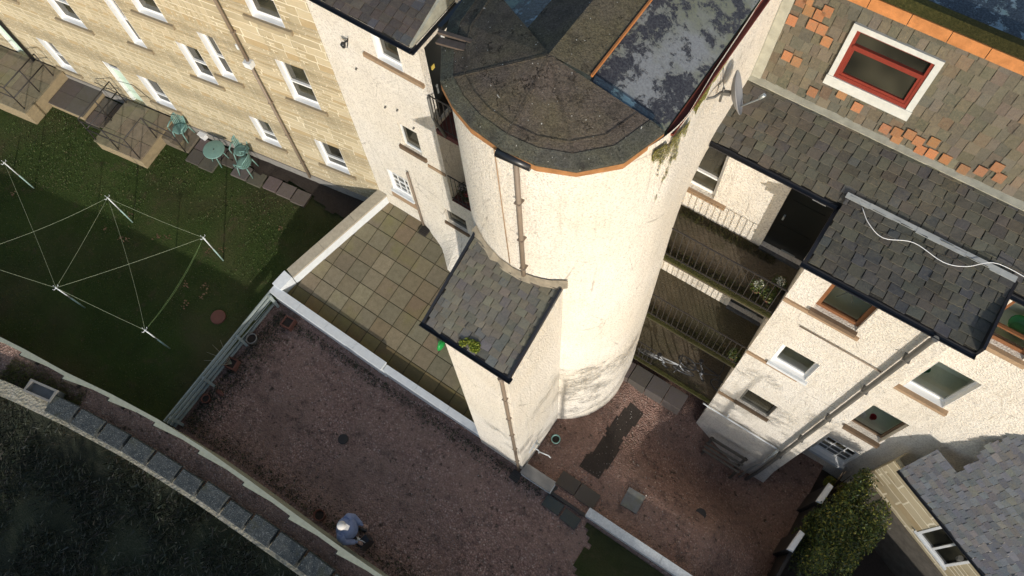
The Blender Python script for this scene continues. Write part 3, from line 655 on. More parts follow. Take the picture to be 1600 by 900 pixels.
# dormer window
o_=mb;q=M();fr=lambda a,b,c,d,e,f_:q.obox(o_,X,vm,nm,a,b,c,d,e,f_)
fr(wx0-.08,wx0,.61,1.42,0,.07);fr(wx1,wx1+.09,.61,1.42,0,.07);fr(wx0-.08,wx1+.09,1.42,1.50,0,.075);fr(wx0-.09,wx1+.10,.45,.61,0,.08)
W_=q.build('dormer_window',plain('weathered_white_surround',(.55,.55,.50),.8,.3,var=.25,scale=9,bump=.3),TB);W_['label']='red framed window with white surround in the slated slope'
q=M();fr(wx0,wx0+.05,.61,1.42,0,.055);fr(wx1-.05,wx1,.61,1.42,0,.055);fr(wx0+.05,wx1-.05,.61,.67,0,.055);fr(wx0+.05,wx1-.05,1.39,1.42,0,.04);fr(wx0+.05,wx1-.05,1.15,1.20,0,.075)
fr(wx0+.05,wx0+.09,.67,1.15,0,.045);fr(wx1-.09,wx1-.05,.67,1.15,0,.045);fr(wx0+.09,wx1-.09,.67,.71,0,.045);fr(wx0+.09,wx1-.09,1.11,1.15,0,.045)
q.build('window_frame',MT['red'],W_)
q=M();q.obox(o_,X,vm,nm,wx0+.02,wx1-.02,.63,1.4,.0,.012);q.build('pane',MT['glass'],W_)
# left wing roof
e2=Vector((-9.3,6.2,9.84));t2=Vector((-9.3,8.2,10.55));v2=(t2-e2);L2=v2.length;v2.normalize();n2=X.cross(v2)
mm=M();slates(mm,e2,X,v2,n2,2.36,L2,.19,.155,[(.075,.058,.050),(.095,.075,.06),(.06,.05,.048),(.07,.07,.08)],None,.03)
RL=mm.build('wing_slate_roof',MT['slate'],TB)
for a,b in (((-9.35,6.15,9.82),(-6.86,6.15,9.82)),((-6.83,6.12,9.83),(-6.83,8.3,9.86))): mm=M();gutter(mm,a,b,.05);mm.build('gutter',MT['black'],RL)
mm=M();mm.hexa([(-6.94,6.22,9.80),(-6.885,6.22,9.80),(-6.885,8.2,9.80),(-6.94,8.2,9.80)],[(-6.94,6.22,9.87),(-6.885,6.22,9.87),(-6.885,8.2,10.58),(-6.94,8.2,10.58)])
mm.build('bargeboard',MT['cement'],RL)
# second roof plane glimpsed beside the tower
mm=M();mm.box(-6.8,-4.9,7.55,9,9.9,10.0);mm.build('flat_roof',MT['peeld'],TB)
# objects seen inside rooms
def basin(c,r,h,mt,label,cat,name):
    q=M();q.lathe(c,[(r*.7,0),(r,h),(r*1.08,h),(r*.95,h-.01),(r*.62,.02)],16);return tag(q.build(name,mt),label,cat)
basin((3.72,yB+.42,8.22),.19,.12,MT['brightg'],'bright green plastic basin on the worktop inside the brown kitchen window','basin','washing_up_basin')
basin((3.45,yB+.50,5.42),.07,.10,plain('dull_green_tub',(.05,.22,.12)),'small green tub on the sill inside the large pale window','tub','plastic_tub')
basin((3.62,yB+.42,2.4),.07,.12,plain('red_pot',(.4,.02,.03)),'red pot among dishes inside the lower kitchen window','pot','small_pot')
basin((3.42,yB+.36,2.4),.08,.05,MT['white'],'white bowl inside the lower kitchen window','bowl','bowl')
q=M();q.tube([(1.1,yF+.35,8.5),(1.2,yF+.3,8.95),(1.35,yF+.35,8.55)],.012,6);q.tube([(1.2,yF+.3,8.95),(1.32,yF+.3,9.1)],.012,6);tag(q.build('drying_rack',MT['galv']),'metal clothes airer folded inside the brown upper wing window','clothes airer')

# ------------------------------------------------------------ stair tower
TW=thing('stair_tower',(-3.24,5.5,1.2),'tall cream roughcast round stair tower with felt roof and slated lean-to block at its foot','tower')
C=(-3.24,5.535);rb=1.636;NA=40
def plan(t):   # t 0 bottom .. 1 top
    cx=-3.24+(-.03)*t;cy=5.535-.02*t;r=rb-.05*t
    pts=[]
    pts+= [(cx-r,9.6),(cx-r,7.4),(cx-r,6.3)]
    for k in range(NA+1):
        a=math.pi+math.pi*k/NA;pts.append((cx+r*math.cos(a),cy+r*math.sin(a)))
    u=sm(.55,.78,t)
    A=[(-1.66,6.2),(-1.83,6.8),(-2.02,7.43),(-2.10,9.6)];B=[(-1.735,6.2),(-1.75,6.8),(-1.77,7.43),(-1.80,9.6)]
    pts+=[(a[0]*(1-u)+b[0]*u,a[1]) for a,b in zip(A,B)]
    return pts
zt=12.60;mm=M();zs3=[.6,1.2,1.6,2.4,3.5,5,6.5,7.2,7.6,8,8.4,8.8,9.2,9.6,10,10.6,11.2,11.9,zt];rings=[]
for z in zs3:
    t=max(0,(z-1.3)/(zt-1.3));rings.append([(x,y,z) for x,y in plan(t)])
for a,b in zip(rings,rings[1:]):
    for k in range(len(a)-1): mm.face([a[k],a[k+1],b[k+1],b[k]],smooth=True)
mm.build('wall',MT['harl'],TW,weld=True)
# lean-to block
bx0,bx1,by0=-3.70,-2.47,2.565
mm=M();zz=[(bx0,by0),(bx1,by0),(bx1,4.2),(bx0,4.2)]
for (ax,ay),(bx_,by_),h0,h1 in ((zz[0],zz[1],8.68,8.68),(zz[1],zz[2],8.68,9.35),(zz[3],zz[0],9.35,8.68)):
    nseg=6
    for k in range(nseg):
        f0=k/nseg;f1=(k+1)/nseg
        mm.face([(ax+(bx_-ax)*f0,ay+(by_-ay)*f0,.6),(ax+(bx_-ax)*f1,ay+(by_-ay)*f1,.6),(ax+(bx_-ax)*f1,ay+(by_-ay)*f1,h0+(h1-h0)*f1),(ax+(bx_-ax)*f0,ay+(by_-ay)*f0,h0+(h1-h0)*f0)])
LB=mm.build('lean_to_block',MT['harl'],TW)
re=Vector((-4.05,2.60,8.76));rtp=Vector((-4.05,4.0,9.37));vr=(rtp-re);Lr=vr.length;vr.normalize();nr=X.cross(vr)
cl=lambda x,y:(lambda p:(p.x+3.24)**2+(p.y-5.535)**2>1.60**2)(re+X*x+vr*y)
mm=M();slates(mm,re,X,vr,nr,1.58,Lr+.32,.165,.125,[(.125,.115,.09),(.14,.128,.10),(.11,.105,.09),(.15,.137,.10),(.12,.118,.112)],cl,.04,under=False)
mm.obox(re,X,vr,nr,0,1.58,0,Lr*.9,-.05,-.012,(.01,.01,.01))
SR=mm.build('slate_roof',MT['slatew'],LB)
for a,b in ((re+Vector((-.03,-.02,0)),rtp+Vector((-.03,.10,.03))),(re+Vector((1.61,-.02,0)),re+Vector((1.61,1.42,.64)))): mm=M();mm.bar(a,b,.04,.11);mm.build('bargeboard',MT['black'],SR)
mm=M();gutter(mm,(re.x-.08,re.y-.05,re.z-.02),(re.x+1.66,re.y-.05,re.z-.02),.05);mm.build('gutter',MT['black'],SR)
mm=M()   # mortar fillet where the slates meet the round wall
pr=None
for k in range(15):
    a=math.radians(207+k*(312-207)/14) if False else math.radians(238+k*(301-238)/14)
    x=-3.24+1.63*math.cos(a);y=5.535+1.63*math.sin(a)
    z=re.z+(y-re.y)*vr.z/vr.y+.02
    x2=-3.24+1.72*math.cos(a);y2=5.535+1.72*math.sin(a);z2=re.z+(y2-re.y)*vr.z/vr.y+.03
    jz=.04*noise.noise(Vector((k*.9,0,0)));cur=((x,y,z+.07+jz),(x2+jz*.5,y2-jz,z2))
    if pr: mm.face([pr[1],cur[1],cur[0],pr[0]],smooth=True)
    pr=cur
mm.build('mortar_fillet',MT['mortar'],SR)
mm=M();mm.tube([(-2.58,by0-.06,8.68),(-2.56,by0-.045,8.5),(-2.56,by0-.045,1.3)],.034,8)
for z in (7.5,6.2,4.9,3.6,2.3): mm.box(-2.60,-2.52,by0-.085,by0,z,z+.025)
mm.build('downpipe',MT['pipe'],TW)
yt=lambda x,r=1.62:5.535-math.sqrt(max(0,r*r-(x+3.24)**2))
mm=M();mm.tube([(-3.02,yt(-3.02)-.05,12.5),(-3.03,yt(-3.03)-.05,9.45)],.036,10)
for z in (11.6,10.6,9.7): mm.box(-3.07,-2.98,yt(-3.03)-.095,yt(-3.03)+.02,z,z+.025)
mm.build('downpipe',MT['pipe'],TW)
mm=M();mm.tube([(-3.27,3.85,12.58),(-2.83,3.91,12.55)],.058,12);mm.build('gutter_box',MT['black'],TW)
mm=M();mm.tube([(-3.35,yt(-3.35)-.01,12.5),(-3.30,yt(-3.3)-.012,9.5)],.009,5);mm.build('cable',MT['sill'],TW)
# roof
ztf=12.66
ev=[(-4.93,5.9),(-4.84,5.08),(-4.62,4.62),(-4.36,4.25),(-4.05,4.06),(-3.69,3.93),(-3.2,3.87),(-2.76,3.91),(-2.33,4.08),(-1.95,4.47),(-1.77,5.06)]
ap=Vector((-3.19,4.84,13.3))
FC=(.105,.086,.070);FC2=(.115,.098,.070);FE=(.088,.088,.074)
mm=M();inner=[]
for x,y in ev:
    p=Vector((x,y,ztf+.05));d=(ap-p);inner.append(p+d*.13)
for k in range(len(ev)-1):
    a,b=inner[k],inner[k+1];n_s=6
    for j in range(n_s):
        f0=j/n_s;f1=(j+1)/n_s
        A=a.lerp(ap,f0);B=b.lerp(ap,f0);Cc=b.lerp(ap,f1);Dd=a.lerp(ap,f1)
        if j<n_s-1: mm.face([A,B,Cc,Dd],jit(FC,.03))
        else: mm.face([A,B,ap],jit(FC,.03))
CN=mm.build('felt_roof',MT['felt'],TW)
# sheet edges: raised laps along a few hips and a course near the eave
mm=M()
for k in (3,6,8): 
    a=inner[k];mm.bar(a+Z*.002,a.lerp(ap,.97)+Z*.002,.035,.010)
for k in range(len(ev)-1): mm.bar(inner[k].lerp(ap,.13)+Z*.006,inner[k+1].lerp(ap,.13)+Z*.002,.02,.012)
mm.build('felt_laps',MT['felt'],CN); 
for o in bpy.data.objects:
    if o.name.startswith('felt_laps'):
        ca=o.data.color_attributes['Col'];ca.data.foreach_set('color',[c for _ in range(len(ca.data)) for c in (.082,.068,.056,1)])
mm=M()
for k in range(len(ev)-1):
    a0=Vector((*ev[k],ztf));b0=Vector((*ev[k+1],ztf));mm.face([a0+Z*.03,b0+Z*.03,inner[k+1]+Z*.012,inner[k]+Z*.012],jit(FE,.06));mm.face([a0-Z*.03,b0-Z*.03,b0+Z*.03,a0+Z*.03],FE)
    mm.face([inner[k]+Z*.012,inner[k+1]+Z*.012,inner[k+1]-Z*.02,inner[k]-Z*.02],FE)
mm.build('eave_edging',MT['felt'],CN)
mm=M()
for k in range(2,len(ev)-1):
    if k in(5,): pass
    a0=Vector((*ev[k],ztf-.035));b0=Vector((*ev[k+1],ztf-.035));c0=Vector((-3.24,5.4,ztf-.035))
    ai=a0+(c0-a0).normalized()*.05;bi=b0+(c0-b0).normalized()*.05
    mm.hexa([ai-Z*.10,a0-Z*(.085+.02*(k%2)),b0-Z*(.085+.02*((k+1)%2)),bi-Z*.10][::-1],[ai,a0,b0,bi][::-1])
mm.build('timber_fascia',plain('bare_orange_timber',(.34,.165,.065),.85,.2,var=.6,scale=9,bump=.4),CN)
# ridged roof behind the cone
rx=-3.2;yE=9.6
mm=M();G0=lambda x,y,z:Vector((x,y,z))
a=ap;bk=Vector((rx,yE,13.3))
mm.face([G0(rx,4.84,13.3),G0(-2.72,4.98,13.09),G0(-2.72,yE,13.09),bk],FC2);mm.face([G0(rx,4.84,13.3),bk,G0(-3.75,yE,13.03),G0(-3.75,4.98,13.03)],FC)
mm.build('ridge_felt',MT['felt'],TW)
mm=M();mm.bar((-2.72,4.98,13.10),(-2.74,yE,13.10),.022,.04);mm.build('copper_strip',plain('orange_copper_strip',(.45,.17,.05)),TW)
mm=M();mm.face([(-2.73,4.96,13.04),(-1.90,5.08,12.70),(-1.90,yE,12.70),(-2.73,yE,13.04)]);mm.face([(-1.90,5.08,12.70),(-1.78,5.06,12.64),(-1.78,yE,12.64),(-1.90,yE,12.70)]);RP=mm.build('coated_roof_panel',MT['peel'],TW)
mm=M();mm.bar((-2.70,4.99,13.05),(-1.95,5.09,12.74),.10,.03);mm.build('blue_flashing',peel('blue_flaking_flashing',(.015,.02,.03),(.10,.17,.22),(.08,.12,.10),.54),RP)
mm=M();mm.face([(-3.75,yE,13.01),(-4.93,yE,12.50),(-4.93,5.9,12.50),(-3.75,4.98,13.01)]);mm.face([(-3.75,4.98,13.01),(-4.93,5.9,12.50),(-4.84,5.1,12.68)]);mm.build('shade_toned_roof_panel',MT['peeld'],TW)  # slope turned from the sun, its shade painted in by the darker coating
mm=M();gutter(mm,(-1.73,5.15,12.57),(-1.73,yE,12.57),.045);mm.build('gutter',plain('rusty_red_gutter',(.20,.05,.03),.7,.3,var=.4),TW)
mm=M();mm.bar((-4.90,4.95,12.60),(-4.98,yE,12.52),.06,.09);mm.bar((-4.99,5.3,12.44),(-5.03,yE,12.44),.05,.06);mm.build('gutter',MT['black'],TW)
mm=M();mm.bar((-4.72,4.70,12.74),(-4.30,4.72,12.84),.10,.03);mm.bar((-4.78,4.80,12.76),(-4.28,4.82,12.86),.05,.04);mm.build('rotten_board',plain('rotten_wood',(.12,.09,.07),.9,.1,var=.5,scale=20),TW)
# ------------------------------------------------------------ outbuilding at the lower right
dA=Vector((.9096,-.4155,0)).normalized();nA=Vector((dA.y,-dA.x,0));Ao=Vector((4.62,6.95,0))
OB=thing('outbuilding',(6.5,6.5,-1),'small stone outbuilding with steep slate roof and white framed window beside the shrub','building')
mm=M();wall(mm,Ao,dA,-.3,6,-1.4,3.0,[(1.26,2.14,1.38,2.80)],nA,.12)
mm.face([Ao-dA*.3+Z*-1.4,Ao-dA*.3-nA*.35+Z*-1.4,Ao-dA*.3-nA*.35+Z*3.0,Ao-dA*.3+Z*3.0]);mm.build('wall',MT['stone'],OB)
mm=M();mm.obox(Ao,dA,Z,nA,-.35,6,-1.4,1.0,-.02,.08);mm.build('plinth',plain('damp_render',(.13,.115,.095),.9,.1,var=.6,scale=5,bump=.5),OB)
window(OB,Ao,dA,nA,1.26,2.14,1.38,2.80,'white',.02,'mull',(.05,.05,.05,.05),.06,sillm='whitep')
up=Vector((0,0,1)).__mul__(.955)+(-nA)*.26;up.normalize();nn=dA.cross(up).normalized()
if nn.z<0: nn=-nn
eo=Ao+nA*.12+Z*2.98+dA*-.12
def clp(x,y): p=eo+dA*x+up*y;return p.y<7.50 and not(p.z>4.1 and p.x<5.06)
mm=M();slates(mm,eo,dA,up,nn,6.2,8.2,.17,.15,[(.125,.137,.16),(.145,.155,.178),(.11,.125,.15),(.16,.16,.165)],clp,.02,lift=.010,gap=.006,under=False)
RO=mm.build('slate_roof',MT['slate'],OB)
mm=M();gutter(mm,eo+nA*.05-Z*.02,eo+dA*6+nA*.05-Z*.02,.045);mm.build('gutter',MT['black'],RO)
q=M();q.lathe(Ao+dA*1.95+nA*.14+Z*2.45,[(.05,0),(.06,.10),(.06,.14)],8);q.build('vent_cowl',MT['grey'],OB)

# ------------------------------------------------------------ patio, flags, slabs, steps
pz=lambda y:1.66+.178*(y-2.75)
FLG=[(.225,.182,.115),(.24,.195,.125),(.205,.178,.12),(.25,.21,.14),(.225,.172,.108),(.195,.168,.11)]
def inpat(x,y):
    xl=-10.12+(y-2.9)*(.80/3.35)
    return x>xl-.15
mm=M();w_=.475
tilt=Vector((0,1,.178)).normalized()
x=-10.55
rr=random.Random(5);base=[]
i=0
while x<-3.6:
    y=2.72-.02
    j=0
    while y<6.34:
        x1=x+w_;y1=y+w_
        cx,cy=(x+x1)/2,(y+y1)/2
        xl=-10.14+(y-2.9)*(.85/3.37)
        a=max(x,xl-.05)
        if x1-a>.06 and not(cx>-3.6):
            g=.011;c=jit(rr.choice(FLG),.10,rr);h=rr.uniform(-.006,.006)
            if cy<3.3: c=jit((.17,.13,.06),.25,rr)  # front row browner: the coping's shadow put into the slab colour
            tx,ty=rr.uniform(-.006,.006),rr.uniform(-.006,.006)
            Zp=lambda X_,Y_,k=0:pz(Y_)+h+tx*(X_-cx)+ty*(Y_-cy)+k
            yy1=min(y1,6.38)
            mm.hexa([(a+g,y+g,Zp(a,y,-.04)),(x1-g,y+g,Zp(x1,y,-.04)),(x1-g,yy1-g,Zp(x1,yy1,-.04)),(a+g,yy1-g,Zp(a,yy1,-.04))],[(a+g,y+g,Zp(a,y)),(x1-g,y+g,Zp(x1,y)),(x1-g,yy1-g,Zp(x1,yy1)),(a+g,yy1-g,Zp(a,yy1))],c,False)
        y=y1;j+=1
    x+=w_;i+=1
struct(mm.build('patio',MT['flag']))
mm=M();mm.hexa([(-10.3,2.7,.9),(-3.4,2.7,.9),(-3.4,6.4,.9),(-9.4,6.4,.9)],[(-10.3,2.7,pz(2.7)-.014),(-3.4,2.7,pz(2.7)-.014),(-3.4,6.4,pz(6.4)-.014),(-9.4,6.4,pz(6.4)-.014)]);struct(mm.build('patio_bed',plain('mossy_joint_soil',(.075,.065,.04),.95,.1,var=.5,scale=14,bump=.6)))
# garden flags below the lowest right walkway
def slabset(name,quads,mt,cols,th=.06):
    mm=M()
    for i,(pts) in enumerate(quads):
        c=jit(cols[i%len(cols)],.15,rr);mm.hexa([(p[0],p[1],p[2]-th) for p in pts],pts,c)
    return mm
def q4(x0,x1,y0,y1,z,ang=0):
    cx,cy=(x0+x1)/2,(y0+y1)/2;c,s=math.cos(ang),math.sin(ang)
    return [(cx+(x-cx)*c-(y-cy)*s,cy+(x-cx)*s+(y-cy)*c,z) for x,y in((x0,y0),(x1,y0),(x1,y1),(x0,y1))]
M_=slabset('flags',[q4(-2.0,-1.54,5.83,6.26,1.62),q4(-1.52,-1.06,5.85,6.27,1.63),q4(-1.04,-.57,5.86,6.28,1.61),q4(-.55,-.08,5.86,6.28,1.60)],0,[(.10,.085,.08)],.5)
struct(M_.build('flagstone_path',MT['flagd']))
# doorstep slabs between the two gardens
for k,(a,b,c,d,z) in enumerate([(-1.65,-1.14,2.74,3.10,1.36),(-1.12,-.60,2.72,3.10,1.35),(-1.62,-.66,2.48,2.71,1.30)]):
    if k==2: mm=slabset('s',[q4(a,b,c,d,z)],0,[(.05,.05,.05)],.14)
    else: mm=slabset('s',[q4(a,b,c,d,z)],0,[(.085,.07,.062)],.08)
    tag(mm.build('step_slab',MT['flagd']),['dark square slab at the top of the steps, nearer the tower block','dark square slab at the top of the steps, nearer the long white wall','long narrow dark step slab between the square slabs and lower slabs'][k],'paving slab','slabs of the garden steps')
for k,(a,b,c,d,z,an) in enumerate([(-1.66,-1.20,2.16,2.44,1.265,.0),(-1.14,-.70,2.12,2.40,1.27,-.05)]):
    mm=slabset('s',[q4(a,b,c,d,z,an)],0,[(.06,.068,.07)],.07);tag(mm.build('step_slab',MT['flagd']),['lowest step slab on the left, below the white wall stub','lowest step slab on the right with a bluish tint'][k],'paving slab','slabs of the garden steps')
mm=slabset('s',[q4(-.14,.29,3.2,3.66,zc(.05,3.4)+.05,.05)],0,[(.17,.17,.175)],.06);tag(mm.build('loose_slab',MT['flag']),'pale grey square slab lying loose on the red gravel court','paving slab')

# ------------------------------------------------------------ garden walls
def lwall(name,label,quads,mt=MT['whitep'],cat='garden wall',cap=None):
    t=thing(name,tuple(quads[0][0][:2])+(1.0,),label,cat)
    for (p,q,wd,z0,z1,z1b) in quads:
        p=Vector((p[0],p[1],0));q=Vector((q[0],q[1],0));d=(q-p).normalized();a=Vector((-d.y,d.x,0))*wd
        mm=M();mm.hexa([p+Z*z0,q+Z*z0,q+a+Z*z0,p+a+Z*z0],[p+Z*z1,q+Z*z1b,q+a+Z*z1b,p+a+Z*z1]);mm.build('wall_body',mt,t)
        a2=a.normalized();L=(q-p).length;n_=max(1,int(L/.9));cp=M()
        for k in range(n_):
            f0=k/n_;f1=(k+1)/n_;A=p.lerp(q,f0)+d*.004-a2*.03;B=p.lerp(q,f1)-d*.004-a2*.03;za=z1+(z1b-z1)*f0;zb=z1+(z1b-z1)*f1;w2=a2*(wd+.06)
            cp.hexa([A+Z*(za+.001),B+Z*(zb+.001),B+w2+Z*(zb+.001),A+w2+Z*(za+.001)],[A+Z*(za+.06),B+Z*(zb+.06),B+w2+Z*(zb+.06),A+w2+Z*(za+.06)])
        cp.build('coping',cap or mt,t)
    return t
spot=plain('lichen_spotted_white_paint',(.50,.52,.52),.8,.2,var=.5,scale=22,bump=.3)
lwall('patio_front_wall','long low white coped wall along the front edge of the patio',[((-10.5,2.62),(-6.7,2.58),.17,.9,1.87,1.87),((-6.68,2.60),(-3.75,2.62),.12,.9,1.80,1.80)])
lwall('patio_side_wall','white painted wall with stone coping rising up the left side of the patio',[((-10.13,3.22),(-9.30,6.30),.24,.9,2.10,2.66)],cap=None)
sw=bpy.data.objects['patio_side_wall']
for ch in sw.children:
    if ch.name.startswith('coping'): ch.data.materials[0]=plain('buff_coping',(.42,.37,.28),.9,.2,var=.4,scale=12,bump=.4)
mm=M();mm.hexa([(-10.5,2.82,1),(-10.2,2.80,1),(-10.13,3.2,1),(-10.42,3.24,1)],[(-10.52,2.80,2.02),(-10.22,2.79,2.02),(-10.13,3.2,2.14),(-10.43,3.24,2.14)]);tag(mm.build('wall_pier',MT['whitep']),'stubby white pier where the patio side wall meets the front wall','pier')
lwall('wall_stub','short white wall stub with three coping stones beside the downpipe',[((-2.45,2.46),(-1.62,2.47),.22,.9,1.62,1.62)],cap=MT['conc'])
lwall('court_wall','long low wall with lichen spotted white coping at the lower right of the red court',[((-.66,2.50),(8,2.58),.15,.9,1.60,1.60)],cap=spot)
# retaining wall with two white capped posts
t=thing('yard_fence',(3.8,6.4,-1),'dark close boarded fence between red court and shrub yard','fence')
mm=M();mm.hexa([(3.72,2.7,-1.5),(3.80,2.7,-1.5),(3.92,6.55,-1.5),(3.84,6.55,-1.5)],[(3.72,2.7,.35),(3.80,2.7,.35),(3.92,6.55,.35),(3.84,6.55,.35)]);mm.build('panel',MT['rail'],t)
for k,(x,y) in enumerate([(3.80,6.28),(3.72,4.9)]):
    p=M();p.hexa([(x-.09,y-.30,-1.5),(x+.05,y-.28,-1.5),(x+.10,y+.22,-1.5),(x-.02,y+.24,-1.5)],[(x-.09,y-.30,.74),(x+.05,y-.28,.74),(x+.10,y+.22,.74),(x-.02,y+.24,.74)]);po=p.build('post',MT['rail'],t)
    p=M();p.hexa([(x-.10,y-.32,.742),(x+.06,y-.30,.742),(x+.11,y+.24,.742),(x-.03,y+.26,.742)],[(x-.08,y-.30,.80),(x+.04,y-.28,.80),(x+.09,y+.22,.80),(x-.01,y+.24,.80)]);p.build('post_cap',MT['white'],po)

# slatted fence between lawn and gravel
t=thing('slatted_fence',(-10.4,.6,1.2),'grey green four rail fence between the lawn and the red gravel garden','fence')
for z in (1.36,1.54,1.72,1.90):
    mm=M();mm.bar((-10.47,2.58,z),(-10.33,-1.45,z),.03,.10);mm.build('rail',MT['greenrail'],t)
for y in (2.5,1.2,-.1,-1.3):
    mm=M();x=-10.47+(2.58-y)*.035+.03;mm.box(x+.0,x+.07,y-.035,y+.035,1.0,1.92);mm.build('post',MT['greenrail'],t)
# boundary fence
t=thing('boundary_fence',(-8,-1.3,1.2),'tall close boarded pale timber fence curving along the foot of both gardens','fence')
mm=M();cp=M()
XS=[-30+.145*i for i in range(300)];zf=3.0
rf=random.Random(11)
for a,b in zip(XS,XS[1:]):
    p=Vector((a,fy(a),0));q=Vector((b,fy(b),0));d=(q-p);q=q-d*.03
    h=rf.uniform(-.012,.012);n_=Vector((-d.y,d.x,0)).normalized()*.02
    mm.hexa([p+n_+Z*1.1,p-n_+Z*1.1,q-n_+Z*1.1,q+n_+Z*1.1],[p+n_+Z*(zf-.03+h),p-n_+Z*(zf-.03+h),q-n_+Z*(zf-.03+h),q+n_+Z*(zf-.03+h)],(1,1,1),False)
mm.build('boards',MT['fencet'],t)
px=[-28.5+1.33*i for i in range(30)]
for a,b in zip(px,px[1:]):
    p=Vector((a,fy(a),zf));q=Vector((b,fy(b),zf));c=M()
    d=(q-p).normalized();n_=Vector((-d.y,d.x,0))
    c.hexa([p-n_*.045-Z*.02,q-n_*.045-Z*.02,q+n_*.045-Z*.02,p+n_*.045-Z*.02],[p-n_*.045+Z*.012,q-n_*.045+Z*.012,q+n_*.045+Z*.012,p+n_*.045+Z*.012]);c.build('capping_rail',MT['fencet'],t)
    c=M();c.hexa([p-n_*.10+Z*-.06,p+d*.75-n_*.05+Z*-.06,p+d*.75-n_*.045+Z*-.06,p-n_*.045+Z*-.06],[p-n_*.12+Z*-.02,p+d*.75-n_*.05+Z*-.02,p+d*.75-n_*.045+Z*-.02,p-n_*.045+Z*-.02]);c.build('gusset',MT['fencet'],t)
    c=M();c.box(p.x-.04,p.x+.04,p.y-.14,p.y-.06,1.9,zf-.05);c.build('post',MT['rail'],t)
# boundary wall of stone with big coping slabs
t=thing('boundary_wall',(-9,-2.4,1),'old stone boundary wall with broad dark coping slabs and a sunlit yellowish outer edge','wall')
mm=M()
xw=[-33+.5*i for i in range(90)]
ez=2.44
for a,b in zip(xw,xw[1:]):
    pa=Vector((a,oy(a),0));pb=Vector((b,oy(b),0));w1=Y*.36
    j=lambda x:.04*noise.noise(Vector((x*1.7,0,9)))
    mm.hexa([pa+Z*.4,pb+Z*.4,pb+w1+Z*.4,pa+w1+Z*.4],[pa+Z*(ez+j(a)),pb+Z*(ez+j(b)),pb+w1+Z*(ez+j(b)),pa+w1+Z*(ez+j(a))],(1,1,1),False)
mm.build('wall_body',harl('old_boundary_stone',(.36,.33,.24),.6,2.2),t)
x=-12.6;rk=random.Random(2);prev=None
sl_=[]
while x<8:
    L=rk.uniform(.66,.80);a=x;b=x+L-.05
    pa=Vector((a,oy(a)+.09,0));pb=Vector((b,oy(b)+.09,0));d=(pb-pa).normalized();n_=Vector((-d.y,d.x,0))
    wd=rk.uniform(.40,.46);th=rk.uniform(.10,.14);tw=rk.uniform(-.03,.03)
    c=M();z0=ez+.045
    c.hexa([pa+Z*z0,pb+Z*z0,pb+n_*wd+Z*z0,pa+n_*wd+Z*z0],[pa+n_*.03+d*.02+Z*(z0+th+tw),pb+n_*.02-d*.02+Z*(z0+th),pb+n_*(wd-.03)-d*.02+Z*(z0+th-.03),pa+n_*(wd-.02)+d*.03+Z*(z0+th-.02+tw)])
    c.build('coping_slab',MT['lich'],t);x+=L
t=thing('stone_trough',(-12.5,-2.45,2.2),'weathered stone trough standing at the end of the coping slabs','trough')
c=M();d=Vector((1,.22,0)).normalized();n_=Vector((-d.y,d.x,0));o_=Vector((-13.4,oy(-13.4)+.32,2.2))
for a0,a1,b0,b1,z0,z1 in ((0,.8,0,.05,0,.38),(0,.8,.28,.33,0,.38),(0,.05,.05,.28,0,.38),(.75,.8,.05,.28,0,.38),(.05,.75,.05,.28,0,.2)): c.obox(o_,d,n_,Z,a0,a1,b0,b1,z0,z1)
c.build('basin',MT['conc'],t)

# ------------------------------------------------------------ landings of the sandstone building
def landing(nm,lab,s0,s1,o1,z,steps=None,rl=None):
    t=thing(nm,tuple(F((s0+s1)/2,o1/2,1.6)),lab,'steps')
    b=M();b.obox(P0,US,Z,OUTN,s0,s1,1.2,z-.05,.035,o1);b.build('masonry_base',MT['sill'] if False else plain('buff_masonry',(.32,.25,.15),.9,.2,var=.35,scale=9,bump=.4),t)
    f=M();ns=max(2,round((s1-s0)/.47));no=max(2,round(o1/.52))
    for i in range(ns):
        for j in range(no):
            a=s0+(s1-s0)*i/ns;b_=s0+(s1-s0)*(i+1)/ns;c=.05+(o1-.02)*j/no;d=.05+(o1-.02)*(j+1)/no
            f.obox(P0,US,Z,OUTN,a+.006-(.02 if i==0 else 0),b_-.006+(.02 if i==ns-1 else 0),z-.05,z+rr.uniform(-.003,.003),c,d-.012,jit((.26,.22,.15),.15,rr))
    f.build('paving',MT['flag'],t)
    if steps:
        for k in range(steps[0]):
            st=M();a=s1+k*steps[1];st.obox(P0,US,Z,OUTN,a+.02,a+steps[1]+.02,1.3,z-(k+1)*.11,.035,steps[2],jit((.19,.16,.12),.1,rr));st.build('tread',MT['flag'],t)
    return t
LD=landing('entrance_landing','raised paved landing with bent black handrails and three steps down towards the green table',-8.75,-7.1,1.62,2.05,(3,.27,.70))
def hrail(par,paths,r=.019):
    m_=M()
    for p in paths: m_.tube([F(*q) for q in p],r,6)
    m_.build('handrail',MT['rail'],par)
z=2.05
hrail(LD,[[(-8.72,.15,z),(-8.72,.15,z+.95),(-8.72,1.55,z+.95),(-8.72,1.58,z)],[(-8.72,.15,z+.5),(-8.72,1.55,z+.5)],[(-8.72,.85,z),(-8.72,.85,z+.95)]])
hrail(LD,[[(-8.70,1.58,z+.93),(-7.13,1.58,z+.93),(-7.13,1.58,z)],[(-8.7,1.58,z+.5),(-7.13,1.58,z+.5)],[(-7.9,1.58,z),(-7.9,1.58,z+.93)]])
hrail(LD,[[(-7.12,1.55,z+.93),(-7.12,.80,z+.93),(-6.35,.72,z+.55),(-6.35,.72,1.65)],[(-7.12,.80,z+.93),(-7.12,.80,z)],[(-7.12,.8,z+.5),(-6.35,.72,z+.15)]])
LD2=landing('entrance_landing','larger raised paved landing with black handrail at the far left corner',-14.2,-11.15,1.72,2.2)
z=2.2
